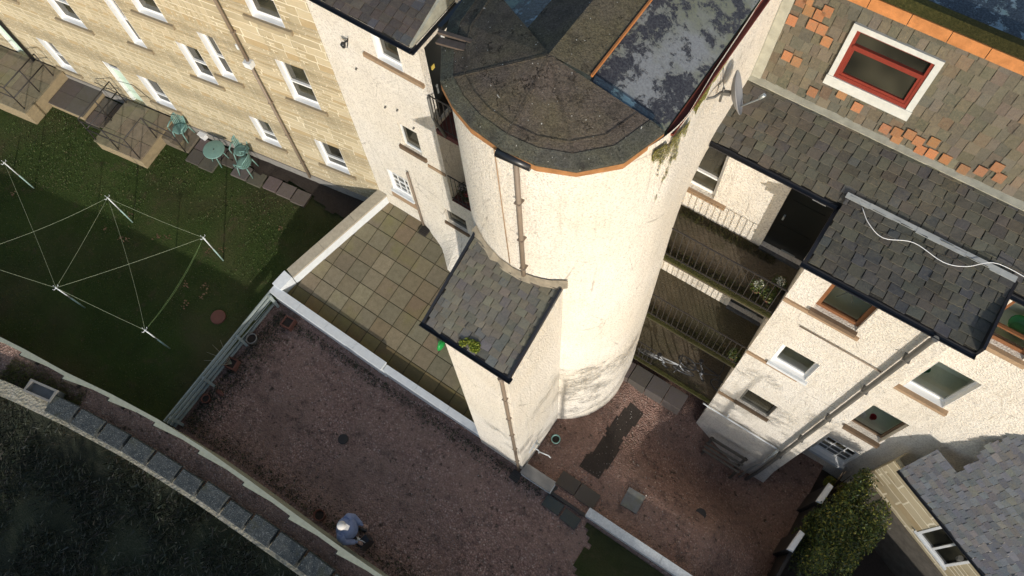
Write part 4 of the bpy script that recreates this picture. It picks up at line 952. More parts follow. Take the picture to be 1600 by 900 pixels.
hrail(LD2,[[(-11.25,.3,z+.95),(-11.25,1.62,z+.95)],[(-11.25,.3,z+.5),(-11.25,1.62,z+.5)],[(-11.25,.3,z),(-11.25,.3,z+.95)],[(-11.25,.95,z),(-11.25,.95,z+.95)],[(-11.25,1.62,z),(-11.25,1.62,z+.95)]])
hrail(LD2,[[(-11.25,1.62,z+.95),(-14.1,1.62,z+.95)],[(-11.25,1.62,z+.5),(-14.1,1.62,z+.5)],[(-12.6,1.62,z),(-12.6,1.62,z+.95)],[(-14.1,1.62,z),(-14.1,1.62,z+.95)]])
t=thing('slab_platform',tuple(F(-10.5,.5,1.6)),'low platform of grey slabs between the two entrance landings','platform')
b=M();b.obox(P0,US,Z,OUTN,-11.12,-9.85,1.3,1.80,.04,1.0);b.build('masonry_base',bpy.data.materials['buff_masonry'],t)
b=M()
for a,c in ((-11.12,-10.5),(-10.49,-9.83)):
    for d,e in ((.04,.52),(.53,1.02)): b.obox(P0,US,Z,OUTN,a,c,1.802,1.85,d,e,jit((.14,.125,.115),.15,rr))
b.build('paving',MT['flagd'],t)
b=M()
qs=[(-9.8,-9.3,.1,.6),(-9.28,-8.82,.1,.6),(-9.8,-9.3,.62,1.05),(-9.28,-8.82,.62,1.02),(-6.2,-5.75,.1,.5),(-6.2,-5.75,.52,.95),(-5.73,-5.25,.12,.52),(-5.73,-5.25,.54,.98),(-5.2,-4.75,.15,.62),(-4.7,-4.2,.40,.82),(-4.15,-3.7,.42,.84),(-3.62,-3.2,.40,.80),(-3.15,-2.7,.42,.82),(-2.65,-2.2,.44,.86)]
for a,c,d,e in qs: b.obox(P0,US,Z,OUTN,a,c,1.58,1.675+rr.uniform(-.01,.01),d,e,jit((.13,.11,.095),.25,rr))
struct(b.build('flagstones',MT['flagd']))
# soil bed at the foot of the sandstone wall
def instrip(x,y):
    d=Vector((x,y,0))-P0;s=d.dot(US);o=d.dot(OUTN);return -5.2<s<.3 and 0<o<(.38+.25*noise.noise(Vector((x*2,y*2,0)))+max(0,(s+2.6)*.22))
sheet('soil_bed',-15.2,-9.5,4.8,6.6,lambda x,y:1.672+.03*noise.noise(Vector((x*4,y*4,0))),MT['soil'],.08,instrip)

# ------------------------------------------------------------ garden furniture
gp=MT['greenp']
def make_chair(loc,rz,label):
    t=thing('garden_chair',(0,0,0),label,'chair','green plastic chairs by the sandstone wall')
    s=M();s.lathe((0,0,.40),[(.17,0),(.215,.012),(.215,.03),(.15,.018)],18,sc=(1,.95));s.build('seat',gp,t)
    b=M();n=12
    for k in range(n):   # rounded slatted back
        a=math.radians(20+140*k/(n-1));x=.225*math.cos(a);y=.20*math.sin(a);h=.42*math.sin(a)**.5
        b.bar((x,y,.42),(x*1.08,y*1.2+.03,.42+h),.028,.010)
    b.tube([(.243*math.cos(a_)*1.0,.24*math.sin(a_)+.03,.42+.42*max(0,math.sin(a_))**.5) for a_ in [math.radians(q) for q in range(20,161,14)]],.016,6)
    b.build('backrest',gp,t)
    for sx in(-1,1):
        a=M();a.tube([(sx*.225,-.16,.60),(sx*.245,.0,.62),(sx*.225,.12,.62)],.02,6);a.tube([(sx*.215,-.16,.42),(sx*.225,-.16,.60)],.014,6);a.build('armrest',gp,t)
    for sx in(-1,1):
        for sy in(-1,1):
            l=M();l.tube([(sx*.17,sy*.15,.41),(sx*.21,sy*.20,0)],[.02,.015],6);l.build('leg',gp,t)
    t.location=loc;t.rotation_euler=(0,0,rz);return t
def put(src,loc,rz,label):
    c=src.copy();COL.objects.link(c);c.location=loc;c.rotation_euler=(0,0,rz);c['label']=label
    for ch in list(src.children):
        d=ch.copy();COL.objects.link(d);d.parent=c
        for g in list(ch.children):
            e=g.copy();COL.objects.link(e);e.parent=d
    return c
ch=make_chair((-16.05,5.00,1.67),math.radians(15),'green plastic garden chair standing alone beside the steps')
put(ch,(-14.02,5.42,1.67),math.radians(20),'green plastic garden chair against the wall, behind the round table')
put(ch,(-13.66,5.15,1.67),math.radians(-70),'green plastic garden chair at the lawn side, farthest from the steps')
t=thing('garden_table',(-14.62,4.98,1.62),'round green plastic garden table standing on the flagstones','table')
m_=M();m_.lathe((-14.62,4.98,2.16),[(.28,0),(.31,.01),(.31,.035),(.295,.04),(.02,.035)],28);m_.build('tabletop',gp,t)
m_=M();m_.lathe((-14.62,4.98,2.199),[(.02,0),(.02,.004)],10);m_.build('parasol_hole',MT['black'],t)
for a in (45,135,225,315):
    x=math.cos(math.radians(a));y=math.sin(math.radians(a));m_=M();m_.tube([(-14.62+.15*x,4.98+.15*y,2.17),(-14.62+.24*x,4.98+.24*y,1.62)],.018,6);m_.build('leg',gp,t)
m_=M();m_.box(-15.66,-15.46,5.20,5.40,1.68,1.84);m_.box(-15.68,-15.44,5.18,5.42,1.842,1.87);tag(m_.build('storage_box',MT['white']),'small white lidded box on the flags between chair and table','box')
# ------------------------------------------------------------ clothes poles and lines
PL=[((-18.61,1.30,1.6),'leftmost clothes pole with white hooks'),((-15.35,2.10,1.6),'upper middle clothes pole in front of the landing'),((-12.35,2.64,1.6),'clothes pole nearest the patio, upper right of the lawn'),((-14.51,-.46,1.6),'lower left clothes pole near the boundary fence'),((-11.77,-.01,1.6),'lower right clothes pole near the slatted fence')]
tops=[]
for k,((x,y,z),lab) in enumerate(PL):
    t=thing('clothes_pole',(x,y,z),'green and white metal '+lab if k!=0 else 'green and white metal '+lab,'clothes pole','clothes poles on the lawn')
    h=1.36;m_=M();m_.tube([(x,y,z-.05),(x,y,z+.7)],.019,8);m_.build('lower_pole',plain('pale_green_pole',(.30,.42,.38),.5,.4) if k==0 else bpy.data.materials['pale_green_pole'],t)
    m_=M();m_.tube([(x,y,z+.70),(x,y,z+h)],.016,8);m_.build('upper_pole',MT['whitep'],t)
    m_=M();m_.tube([(x-.07,y,z+h-.03),(x+.07,y,z+h-.03)],.008,6);m_.tube([(x,y-.07,z+h-.03),(x,y+.07,z+h-.03)],.008,6)
    for dx,dy in((.07,0),(-.07,0),(0,.07),(0,-.07)): m_.tube([(x+dx,y+dy,z+h-.03),(x+dx*1.1,y+dy*1.1,z+h+.02)],.007,5)
    m_.build('hooks',MT['whitep'],t)
    tops.append(Vector((x,y,z+h-.02)))
tops.append(Vector((-17.3,-1.25,2.95)))
x,y=-17.3,-1.25
t=thing('clothes_pole',(x,y,1.6),'green and white metal clothes pole outside the left edge by the fence','clothes pole','clothes poles on the lawn');m_=M();m_.tube([(x,y,1.55),(x,y,2.96)],.022,8);m_.build('upper_pole',MT['whitep'],t)
lm=plain('washing_line_cord',(.36,.40,.26),.6,.3,var=.05);lg=plain('green_washing_line',(.16,.24,.09),.6,.3,var=.05)
LN=[(1,2,.10,'line between the two upper right poles'),(1,3,.03,'line from upper middle pole to lower left pole'),(1,4,.16,'slack line from upper middle pole to lower right pole'),(3,2,.05,'long diagonal line from lower left pole to the pole nearest the patio'),(2,4,.16,'green line from the patio side pole to the lower right pole'),(0,3,.05,'line from the leftmost pole to lower left pole'),(3,4,.06,'lowest line, between the two poles near the fence'),(1,5,.16,'line from upper middle pole leaving at the left edge'),(3,5,.05,'line from lower left pole leaving at the left edge')]
for a,b,s,lab in LN:
    for off in ((0,.05) if (a,b)==(2,4) else (0,)):
        m_=M();m_.tube([tops[a].lerp(tops[b],k/12)-Z*((s+off)*4*(k/12)*(1-k/12)) for k in range(13)],.0034,4)
        tag(m_.build('washing_line',lg if (a,b)==(2,4) else lm),('second, lower ' if off else 'thin ')+lab,'washing line','washing lines over the lawn')

# ------------------------------------------------------------ pots and small things
def pot(c,r,h,mt,label,cat='plant pot',soil=True,name='plant_pot',group=None,wall_t=.02):
    t=thing(name,tuple(c),label,cat,group);q=M()
    q.lathe(c,[(r*.72,0),(r*.95,h*.85),(r,h*.86),(r,h),(r-wall_t,h),(r-wall_t-.01,h*.8),(r*.6,.05)],20);q.build('pot_body',mt,t)
    q=M();q.lathe((c[0],c[1],c[2]+h*.75),[(r-wall_t-.012,0),(r-wall_t-.012,.01)],16);q.build('soil',MT['soil'],t);return t
pot((-2.20,3.60,1.3),.115,.24,MT['greenp'],'grey green rimmed pot in the corner between tower and block')
pot((-10.27,1.40,1.2),.15,.24,MT['conc'],'pale rimmed round pot beside the slatted fence')
pot((-10.17,-.47,1.2),.12,.20,MT['terra'],'terracotta pot low beside the slatted fence')
pot((-5.86,-1.02,1.2),.14,.26,MT['terra'],'dark terracotta pot against the boundary fence beside the person')
def sqpot(c,r,h,label,ang=.1,twigs=False):
    t=thing('square_planter',tuple(c),label,'planter');q=M();u=Vector((math.cos(ang),math.sin(ang),0));v=Vector((-u.y,u.x,0))
    for a0,a1,b0,b1 in((-r,r,-r,-r+.03),(-r,r,r-.03,r),(-r,-r+.03,-r+.03,r-.03),(r-.03,r,-r+.03,r-.03)): q.obox(c,u,v,Z,a0,a1,b0,b1,0,h)
    q.build('planter_body',MT['terra'],t);q=M();q.obox(c,u,v,Z,-r+.03,r-.03,-r+.03,r-.03,.02,h*.75);q.build('soil',MT['soil'],t)
    if twigs:
        q=M()
        for a in range(5):
            an=math.radians(150+a*22);q.tube([(c[0],c[1],c[2]+h*.7),(c[0]+.35*math.cos(an),c[1]+.35*math.sin(an),c[2]+h+.25),(c[0]+.6*math.cos(an),c[1]+.6*math.sin(an),c[2]+h+.28)],[.008,.006,.003],5)
        q.build('bare_stems',plain('pale_twigs',(.32,.30,.22)),t)
sqpot((-9.78,2.28,1.2),.15,.22,'square terracotta planter near the patio wall corner',.1)
sqpot((-10.25,.60,1.2),.14,.22,'square terracotta planter with dry stems leaning on the slatted fence',.2,True)
q=M();q.lathe((-10.05,-.15,1.2),[(.11,0),(.10,.04),(.05,.06)],10,sc=(1.3,.6));tag(q.build('broken_pot',MT['terra']),'tipped broken terracotta dish on the gravel','broken pot')
q=M();q.lathe((-11.30,1.34,1.61),[(.20,0),(.20,.035),(.185,.045)],28);tag(q.build('drain_cover',MT['terra']),'round rust red drain cover set in the lawn','drain cover')
q=M();q.lathe((1.56,4.12,zc(1.56,4.12)+.0),[(.13,0),(.13,.02),(.10,.025),(.10,.005)],20);tag(q.build('drain_cover',MT['rail']),'small round dark drain cover in the upper red court','drain cover')
q=M();q.lathe((-6.62,.71,1.2),[(.13,0),(.13,.03),(.11,.035)],22);tag(q.build('drain_cover',MT['rail']),'dark round drain cover in the middle of the lower gravel garden','drain cover')
def gully(c,label):
    q=M();q.box(c[0]-.12,c[0]+.12,c[1]-.12,c[1]+.12,c[2]-.02,c[2]+.02);
    for k in range(4): q.box(c[0]-.10,c[0]+.10,c[1]-.09+k*.05,c[1]-.075+k*.05,c[2]+.021,c[2]+.03)
    tag(q.build('gully_grate',MT['rail']),label,'drain')
gully((-7.98,6.13,pz(6.13)+.03),'square dark gully under the patio downpipe')
gully((-2.55,2.36,1.24),'square dark gully at the foot of the tower block downpipe')
gully((2.1,5.85,-.93),'dark gully under the grey downpipes of the right wing')
# outside tap
t=thing('outside_tap',(-2.47,3.05,2.1),'white outside tap and pipe bracket on the side of the tower block','tap')
q=M();q.tube([(-2.47,3.02,2.2),(-2.30,3.02,2.2),(-2.30,3.02,1.9)],.014,6);q.tube([(-2.30,3.0,2.2),(-2.05,3.06,2.15),(-2.0,3.06,2.05)],.014,6);q.box(-2.475,-2.44,2.85,3.2,2.19,2.23);q.build('pipe',MT['whitep'],t)
q=M();q.tube([(-2.44,3.12,2.25),(-2.36,3.12,2.33)],.018,6);q.lathe((-2.38,3.12,2.32),[(.03,0),(.03,.01)],8);q.build('tap_head',MT['galv'],t)
# bench
t=thing('slatted_bench',(1.4,5.95,-.4),'dark weathered slatted bench against the foot of the right wing','bench')
for y in (5.76,5.87,5.98): q=M();q.box(.90,1.95,y-.028,y+.028,.02,.05);q.build('seat_slat',MT['timber'],t)
for z_ in (.22,.33): q=M();q.box(.90,1.95,6.05,6.075,z_,z_+.07);q.build('back_slat',MT['timber'],t)
for x in (.96,1.89):
    for y in (5.77,6.06): q=M();q.box(x-.03,x+.03,y-.03,y+.028,-1.1,.018 if y<6 else .40);q.build('leg',MT['timber'],t)
# green bag on patio
q=M();q.lathe((-5.80,3.88,pz(3.88)),[(.05,0),(.11,.10),(.10,.22),(.04,.30)],9,sc=(.6,1.4));q.tube([(-5.80,3.78,pz(3.9)+.28),(-5.82,3.88,pz(3.9)+.42),(-5.80,3.98,pz(3.9)+.28)],.012,5);tag(q.build('green_bag',MT['brightg']),'bright green bag on the patio by the corner of the block','bag')
q=M();q.tube([(-8.66,6.28,8.9),(-8.66,6.20,8.92)],.02,6);q.lathe((-8.66,6.15,8.84),[(.035,0),(.055,.08),(.03,.12)],10);q.tube([(-8.60,6.25,9.02),(-8.55,6.18,8.98),(-8.56,6.14,8.9)],.012,5);tag(q.build('security_light',MT['black']),'small black security light on the cream left wing wall','wall lamp')
q=M();q.box(.0,.22,yB-.10,yB,9.56,9.62);q.build('door_lamp',MT['white'],None);tag(bpy.data.objects['door_lamp'],'small white lamp fixed over the black top walkway door','wall lamp')
# cable on the wing roof
q=M();pts=[(.66,7.30,9.99),(.85,7.12,9.97),(1.12,7.02,9.96),(1.5,7.16,9.99),(1.96,7.10,9.98),(2.25,7.20,9.99),(2.5,7.42,10.02),(2.75,7.47,10.02),(3.2,7.46,10.0),(3.8,7.5,10.0)]
q.tube(spline(pts),.0058,6);tag(q.build('white_cable',MT['white']),'loose white cable snaking over the slates of the right wing','cable')
# satellite dish
t=thing('satellite_dish',(-1.75,7.0,11.4),'grey satellite dish on a bent arm fixed to the tower wall above the slate roof','satellite dish')
q=M();dc=Vector((-1.53,6.57,11.9));dn_=Vector((.86,.38,.34)).normalized();du=dn_.cross(Z).normalized();dv=du.cross(dn_)
if dv.z<0: dv=-dv
rings_=[]
NR_=28
for k,(f,dd) in enumerate([(0,0),(.35,.012),(.7,.045),(1,.09)]):
    rings_.append([dc+du*(.26*f*math.cos(2*math.pi*j/NR_))+dv*(.31*f*math.sin(2*math.pi*j/NR_))+dn_*dd for j in range(NR_)])
for back in (0,1):
    for A,B in zip(rings_,rings_[1:]):
        for j in range(NR_):
            f=[A[j],A[(j+1)%NR_],B[(j+1)%NR_],B[j]]
            if back: f=[p-dn_*.012 for p in f][::-1]
            q.face(f,smooth=True)
for j in range(NR_): q.face([rings_[-1][j],rings_[-1][(j+1)%NR_],rings_[-1][(j+1)%NR_]-dn_*.012,rings_[-1][j]-dn_*.012])
q.build('dish',plain('dish_grey_paint',(.22,.22,.22),.5,.4,var=.15),t)
q=M();q.tube([dc-dv*.28+dn_*.06,dc-dv*.17+dn_*.30,dc-dv*.13+dn_*.34],.012,6);q.tube([dc-dv*.15+dn_*.32,dc-dv*.09+dn_*.39],.026,8);q.build('feed_arm',MT['galv'],t)
q=M();q.box(-1.775,-1.75,6.10,6.28,11.95,12.12);q.tube([(-1.76,6.19,12.03),(-1.66,6.28,12.05),(-1.64,6.45,11.98),(-1.64,6.52,11.9)],.018,8);q.tube([(-1.64,6.52,11.98),(-1.64,6.52,11.72)],.018,8);q.bar((-1.64,6.52,11.9),dc-dn_*.02,.05,.06);q.build('wall_bracket',MT['grey'],t)
q=M();q.tube([(-1.77,6.6,12.35),(-1.70,6.55,12.1),(-1.63,6.52,11.95)],.005,5);q.build('cable',MT['black'],t)

# ------------------------------------------------------------ bicycles
def bicycle(c,ang,lean,frame_mt,label,wr_=.27):
    t=thing('bicycle',tuple(c),label,'bicycle','bicycles on the lowest walkway')
    ux=Vector((math.cos(ang),math.sin(ang),0));uy=Vector((-ux.y,ux.x,0));up_=(Z*math.cos(lean)+uy*math.sin(lean)).normalized()
    P=lambda a,h,s=0:Vector(c)+ux*a+up_*h+ux.cross(up_)*s
    ws=[-.46,.46]
    for x in ws:
        w_=M();n=24;w_.tube([P(x+wr_*math.cos(2*math.pi*k/n),wr_+wr_*math.sin(2*math.pi*k/n)) for k in range(n+1)],.017,6,cap=False);o=w_.build('wheel',MT['black'],t)
        w_=M()
        w_.tube([P(x+(wr_-.02)*math.cos(2*math.pi*k/n),wr_+(wr_-.02)*math.sin(2*math.pi*k/n)) for k in range(n+1)],.007,4,cap=False)
        for k in range(12): a=2*math.pi*k/12;w_.tube([P(x,wr_),P(x+(wr_-.02)*math.cos(a),wr_+(wr_-.02)*math.sin(a))],.0025,3,cap=False)
        w_.build('rim',MT['rimm'],o)
    f=M();bb=(-.05,.25);st=(-.18,.62);hd=(.33,.66);
    for a,b in ((bb,st),(bb,hd),(st,hd),(st,(-.46,wr_)),(bb,(-.46,wr_)),(hd,(.46,wr_)),(hd,(.31,.76))): f.tube([P(*a),P(*b)],.017,6)
    f.build('frame',frame_mt,t)
    f=M();f.tube([P(-.18,.62),P(-.20,.72)],.012,6);f.lathe(P(-.2,.72),[(.04,0),(.06,.02),(.05,.04)],10);f.build('saddle',MT['black'],t)
    f=M();f.tube([P(.27,.80,.25),P(.31,.78,.12),P(.31,.78,-.12),P(.27,.80,-.25)],.013,6);f.build('handlebar',MT['black'],t)
    f=M();f.tube([P(-.05,.25,-.05),P(-.05,.25,.05)],.04,10);f.bar(P(-.05,.25,.07),P(.05,.12,.07),.02,.02);f.bar(P(-.05,.25,-.07),P(-.15,.38,-.07),.02,.02);f.build('crank',MT['rimm'],t)
    f=M();f.box(*[v for v in (P(.07,.11,.07).x-.035,P(.07,.11,.07).x+.035,P(.07,.11,.07).y-.03,P(.07,.11,.07).y+.03,P(.07,.11,.07).z,P(.07,.11,.07).z+.02)]);f.build('pedal',MT['black'],t)
    return t
bicycle((-.95,6.56,1.905),.10,-.16,plain('silver_frame_paint',(.34,.35,.36),.4,.5,.2),'silver framed bicycle leaning near the tower on the lowest walkway')
bicycle((-.05,6.72,1.905),-.10,.12,MT['black'],'black bicycle nearest the right wing on the lowest walkway',.24)

# ------------------------------------------------------------ person
def person():
    t=thing('person',(-4.88,-.84,1.2),'person in white cap and bulky blue grey jacket standing by the timber fence','person')
    f=Vector((.96,.28,0)).normalized();l=Vector((-f.y,f.x,0));o=Vector((-4.88,-.84,1.2))
    P=lambda a,b,c:o+f*a+l*b+Z*c
    bm=bpy.data.meshes.new('body');V=[];E=[];Rr=[]
    def v(p,r): V.append(tuple(p-o));Rr.append(r);return len(V)-1
    pel=v(P(0,0,.88),(.15,.12))
    def chain(s,pts):
        for p,r in pts: k=v(p,r);E.append((s,k));s=k
        return s
    for sd_ in(-1,1):
        chain(pel,[(P(-.01,sd_*.10,.80),(.10,.10)),(P(.02,sd_*.11,.48),(.065,.065)),(P(0,sd_*.12,.10),(.045,.045)),(P(.03,sd_*.12,.04),(.045,.04)),(P(.15,sd_*.13,.03),(.04,.03))])
    ch_=chain(pel,[(P(0,0,1.05),(.15,.13)),(P(.01,0,1.30),(.14,.11)),(P(.0,0,1.42),(.08,.07))])
    nk=chain(ch_,[(P(.02,0,1.50),(.05,.05)),(P(.03,0,1.56),(.06,.06)),(P(.035,0,1.64),(.088,.082)),(P(.03,0,1.72),(.07,.07))])
    hands={}
    for sd_,el,hn in ((-1,P(.06,-.27,1.12),P(.30,-.20,1.02)),(1,P(.05,.26,1.12),P(.26,.18,.98))):
        e=chain(ch_,[(P(0,sd_*.17,1.40),(.075,.075)),(el,(.055,.055)),(hn,(.038,.034)),(hn+f*.05,(.036,.022))])
        hands[sd_]=hn
    bm.from_pydata(V,E,[]);ob=bpy.data.objects.new('body',bm);COL.objects.link(ob);ob.parent=t
    md=ob.modifiers.new('skin','SKIN');sv=bm.skin_vertices[0].data
    for i,r in enumerate(Rr): sv[i].radius=r
    sv[pel].use_root=True
    md.use_smooth_shade=True;ss=ob.modifiers.new('s','SUBSURF');ss.levels=1;ss.render_levels=2
    sk,nt_,b=mat('skin_and_clothes',.7,.3);n=N(nt_);g=n.coord('Object');z=n.sep(g)[2]
    n.link(n.ramp(n.math('MULTIPLY',z,.5),[(0,(.02,.02,.022)),(.44,(.23,.27,.40)),(.74,(.50,.32,.24))],'CONSTANT'),b.inputs['Base Color']);bm.materials.append(sk)
    # jacket: bulky coat with sleeves
    jk=plain('blue_grey_jacket',(.23,.27,.40),.85,.2,var=.3,scale=9,bump=.3)
    q=M();base=[(.20,.80),(.235,.92),(.24,1.10),(.235,1.28),(.19,1.40),(.10,1.475),(.07,1.50)]
    q2=[];nn_=20
    for r,zz_ in base:
        i=len(q.v);q2.append(i)
        for j in range(nn_):
            a=2*math.pi*j/nn_;wob=1+.06*noise.noise(Vector((math.cos(a)*2,math.sin(a)*2,zz_*5)));q.v.append(tuple(P(r*.88*wob*math.cos(a)+.01,r*1.08*wob*math.sin(a),zz_)))
    for A,B in zip(q2,q2[1:]):
        for j in range(nn_): q.f.append((A+j,A+(j+1)%nn_,B+(j+1)%nn_,B+j));q.c.append((1,1,1));q.sm.append(True)
    for sd_,el,hn in ((-1,P(.06,-.28,1.12),P(.27,-.21,1.03)),(1,P(.05,.27,1.12),P(.23,.19,1.0))):
        q.tube([P(0,sd_*.15,1.42),P(.01,sd_*.22,1.33),el,hn],[.085,.10,.08,.055],12)
    j_=q.build('jacket',jk,t)
    # face bits, cap and hair
    q=M();q.lathe(P(.03,0,1.715),[(.098,-.03),(.100,0),(.085,.05),(.05,.08),(.01,.088)],20);br=[P(.10,.07,1.70),P(.20,.05,1.685),P(.20,-.05,1.685),P(.10,-.07,1.70)];q.hexa([p-Z*.006 for p in br],[p+Z*.006 for p in br]);q.build('cap',plain('off_white_cap',(.66,.62,.56),.8,.2,var=.08),t)
    q=M();q.lathe(P(.012,0,1.62),[(.05,-.05),(.088,0),(.093,.07)],16);q.build('hair',plain('grey_hair',(.16,.14,.13)),t)
    q=M();q.lathe(P(.118,0,1.60),[(.004,.035),(.016,0),(.008,-.008)],8)
    for s_ in(-1,1): q.lathe(P(.105,s_*.03,1.64),[(.006,0),(.009,.006),(.005,.014)],8);q.lathe(P(.03,s_*.088,1.60),[(.006,0),(.014,.02),(.01,.045)],8)
    q.bar(P(.112,-.022,1.565),P(.112,.022,1.565),.008,.006);q.build('face',plain('face_skin',(.48,.30,.22),.6,.3,var=.1),t)
    # hands with five fingers
    for sd_ in(-1,1):
        h=P(.33 if sd_<0 else .29,sd_*(-.20 if sd_<0 else .18)*sd_*sd_ ,1.01 if sd_<0 else .97)
        h=hands[sd_]+f*.05;q=M();q.tube([h-f*.02,h+f*.03,h+f*.055],[.026,.034,.03],8)
        for k in range(4):
            o_=h+f*.05+l*((k-1.5)*.017);L_=[.055,.066,.062,.048][k]
            q.tube([o_,o_+f*L_*.6-Z*.012,o_+f*L_*.75-Z*.035],[.008,.0075,.006],6)
        q.tube([h+f*.0-l*sd_*.028,h+f*.035-l*sd_*.045-Z*.01,h+f*.055-l*sd_*.04-Z*.025],[.010,.009,.007],6)
        q.build('hand',bpy.data.materials['face_skin'],t)
    for s_ in(-1,1):
        q=M();q.tube([P(-.06,s_*.12,.045),P(.04,s_*.12,.05),P(.17,s_*.13,.035)],[.045,.052,.04],10);q.build('shoe',MT['whitep'] if s_<0 else MT['black'],t)
person()
q=thing('shoulder_bag',(-4.30,-.72,1.7),'black bag with pale strap held low in front of the person','bag')
m_=M();m_.hexa([(-4.46,-.95,1.62),(-4.26,-.98,1.62),(-4.20,-.68,1.62),(-4.40,-.62,1.62)],[(-4.44,-.93,2.02),(-4.28,-.95,2.02),(-4.23,-.70,2.02),(-4.39,-.66,2.02)]);m_.build('bag_body',MT['black'],q)
m_=M();m_.tube([(-4.42,-.82,2.02),(-4.40,-.84,2.17),(-4.33,-.80,2.19),(-4.28,-.8,2.02)],.012,6);m_.build('strap',MT['whitep'],q)

q.location=Vector(q.location)+Vector((-.14,-.06,0))

# ------------------------------------------------------------ vegetation
LG=[(.035,.060,.012),(.055,.085,.018),(.085,.11,.022),(.025,.045,.012),(.12,.12,.02)]
def shrub(name,c,rad,n,size,label,cat,cols,trunk=True,lobes=7,seed=1,shell=.6):
    r_=random.Random(seed);t=thing(name,(c[0],c[1],c[2]-rad[2]-.6),label,cat)
    q=M()
    for k in range(lobes):
        a=r_.uniform(0,6.28);d=r_.uniform(.25,.8);zz_=r_.uniform(-.7,.8)
        lc=(c[0]+rad[0]*d*math.cos(a)*.8,c[1]+rad[1]*d*math.sin(a)*.8,c[2]+rad[2]*zz_)
        lr=r_.uniform(.16,.42);leaves(q,lc,(rad[0]*lr,rad[1]*lr,rad[2]*lr*.8),n//lobes,size,cols,r_,shell)
    q.build('crown',MT['leaf'],t)
    if trunk:
        q=M();b=Vector((c[0],c[1],c[2]-rad[2]-.6))
        q.tube([b,b+Z*(rad[2]*.8),Vector(c)],[.09,.06,.02],8)
        for k in range(8):
            a=r_.uniform(0,6.28);q.tube([b+Z*rad[2]*r_.uniform(.4,1),Vector((c[0]+rad[0]*.6*math.cos(a),c[1]+rad[1]*.6*math.sin(a),c[2]+rad[2]*r_.uniform(-.2,.6)))],[.035,.008],6)
        q.build('trunk',MT['bark'],t)
    return t
shrub('evergreen_shrub',(4.36,5.60,.70),(.88,1.75,1.5),24000,.036,'dense evergreen shrub with yellow green tips beside the outbuilding','shrub',[(.03,.05,.012),(.055,.085,.016),(.10,.12,.022),(.02,.032,.010),(.20,.19,.03),(.04,.06,.014)],True,30,4,.3)
shrub('evergreen_shrub',(4.12,6.75,.5),(.42,.50,.95),7000,.032,'small yellowing bush against the cream wall below the gridded window','shrub',[(.22,.19,.02),(.14,.14,.02),(.07,.09,.015)],True,8,6,.2)
# moss clump on the lean-to gutter
q=M();r_=random.Random(8)
for k in range(9): leaves(q,(-3.22+r_.uniform(-.13,.13),2.66+r_.uniform(-.05,.05),8.83+r_.uniform(0,.04)),(.07,.06,.04),260,.016,[(.20,.24,.02),(.28,.30,.03),(.12,.16,.02)],r_,.1)
tag(q.build('moss_clump',MT['leaf']),'bright green moss clump growing in the gutter of the small slate roof','plant')
# hanging moss / creeper under the gutter on the tower side
q=M();r_=random.Random(9)
for k in range(11000):
    y=r_.uniform(4.88,6.5);d=r_.random()**1.5;L=.12+1.35*max(0,1-abs(y-5.15)/(.35 if y<5.15 else 1.25))
    z=12.50-d*L
    if noise.noise(Vector((y*9,z*2.2,0)))<-.42+1.0*d: continue
    if y<5.5:
        dx=math.sqrt(max(0,1.59**2-(y-5.515)**2));x=-3.27+dx+.008
    else: x=-1.72
    s=r_.uniform(.005,.011);c=jit(r_.choice([(.36,.33,.08),(.26,.25,.05),(.42,.37,.12),(.18,.16,.05)]),.3,r_)
    x+=.025*(1-d);nrm=r_.uniform(-.5,.5)
    q.face([(x,y-s,z),(x+s*nrm,y,z-2.6*s),(x,y+s,z),(x+s*.5,y,z+2*s)],c)
tag(q.build('climbing_moss',MT['leaf']),'yellow green moss hanging down the tower wall below the roof gutter','moss')
# walkway weeds
def weeds(c,rad,n,cols,label,seed,size=.022,name='weeds'):
    r_=random.Random(seed);q=M()
    for k in range(n):
        x=c[0]+r_.uniform(-rad[0],rad[0]);y=c[1]+r_.uniform(-rad[1],rad[1]);h=r_.uniform(.02,rad[2]);s=size*r_.uniform(.5,1.2);an=r_.uniform(0,6.28)
        q.face([(x,y,c[2]),(x+s*math.cos(an)*.4,y+s*math.sin(an)*.4,c[2]+h*.6),(x+s*math.cos(an),y+s*math.sin(an),c[2]+h),(x-s*.3*math.sin(an),y+s*.3*math.cos(an),c[2]+h*.5)],jit(r_.choice(cols),.3,r_))
    return tag(q.build(name,MT['leaf']),label,'weeds')
DW=[(.03,.035,.012),(.05,.05,.015),(.08,.08,.02),(.05,.035,.02)]
weeds((-.95,7.30,7.43),(.95,.10,.10),2600,DW,'strip of green weeds along the wall on the top right walkway',1)
weeds((-.75,6.45,7.43),(1.05,.10,.12),3000,DW,'dark weeds along the front edge of the top right walkway',2)
weeds((-.75,6.45,4.65),(1.05,.10,.10),2200,DW,'weeds along the front edge of the middle right walkway',3)
weeds((-.8,6.45,1.9),(1.0,.08,.06),1200,DW,'thin weeds along the kerb of the lowest right walkway',4)
def potplant(c,col,label,seed,fl=None,r=.09):
    t=thing('potted_plant',tuple(c),label,'potted plant');q=M();q.lathe(c,[(r*.7,0),(r,.14),(r*.9,.14),(r*.85,.11)],14);q.build('pot_body',MT['terra'],t)
    q=M();r_=random.Random(seed);leaves(q,(c[0],c[1],c[2]+.22),(r*1.6,r*1.6,.12),380,.022,col,r_,.1)
    q.build('foliage',MT['leaf'],t)
    if fl:
        q=M();leaves(q,(c[0],c[1],c[2]+.29),(r*1.0,r*1.0,.04),90,.020,[fl],r_,.0);q.build('flowers',MT['leaf'],t)
potplant((-.02,6.60,7.43),LG+[(.20,.25,.08)],'pale leaved potted plant at the railing of the top right walkway',21,(.6,.6,.5))
potplant((.22,6.55,7.43),LG,'dark potted plant in the corner of the top right walkway',22)
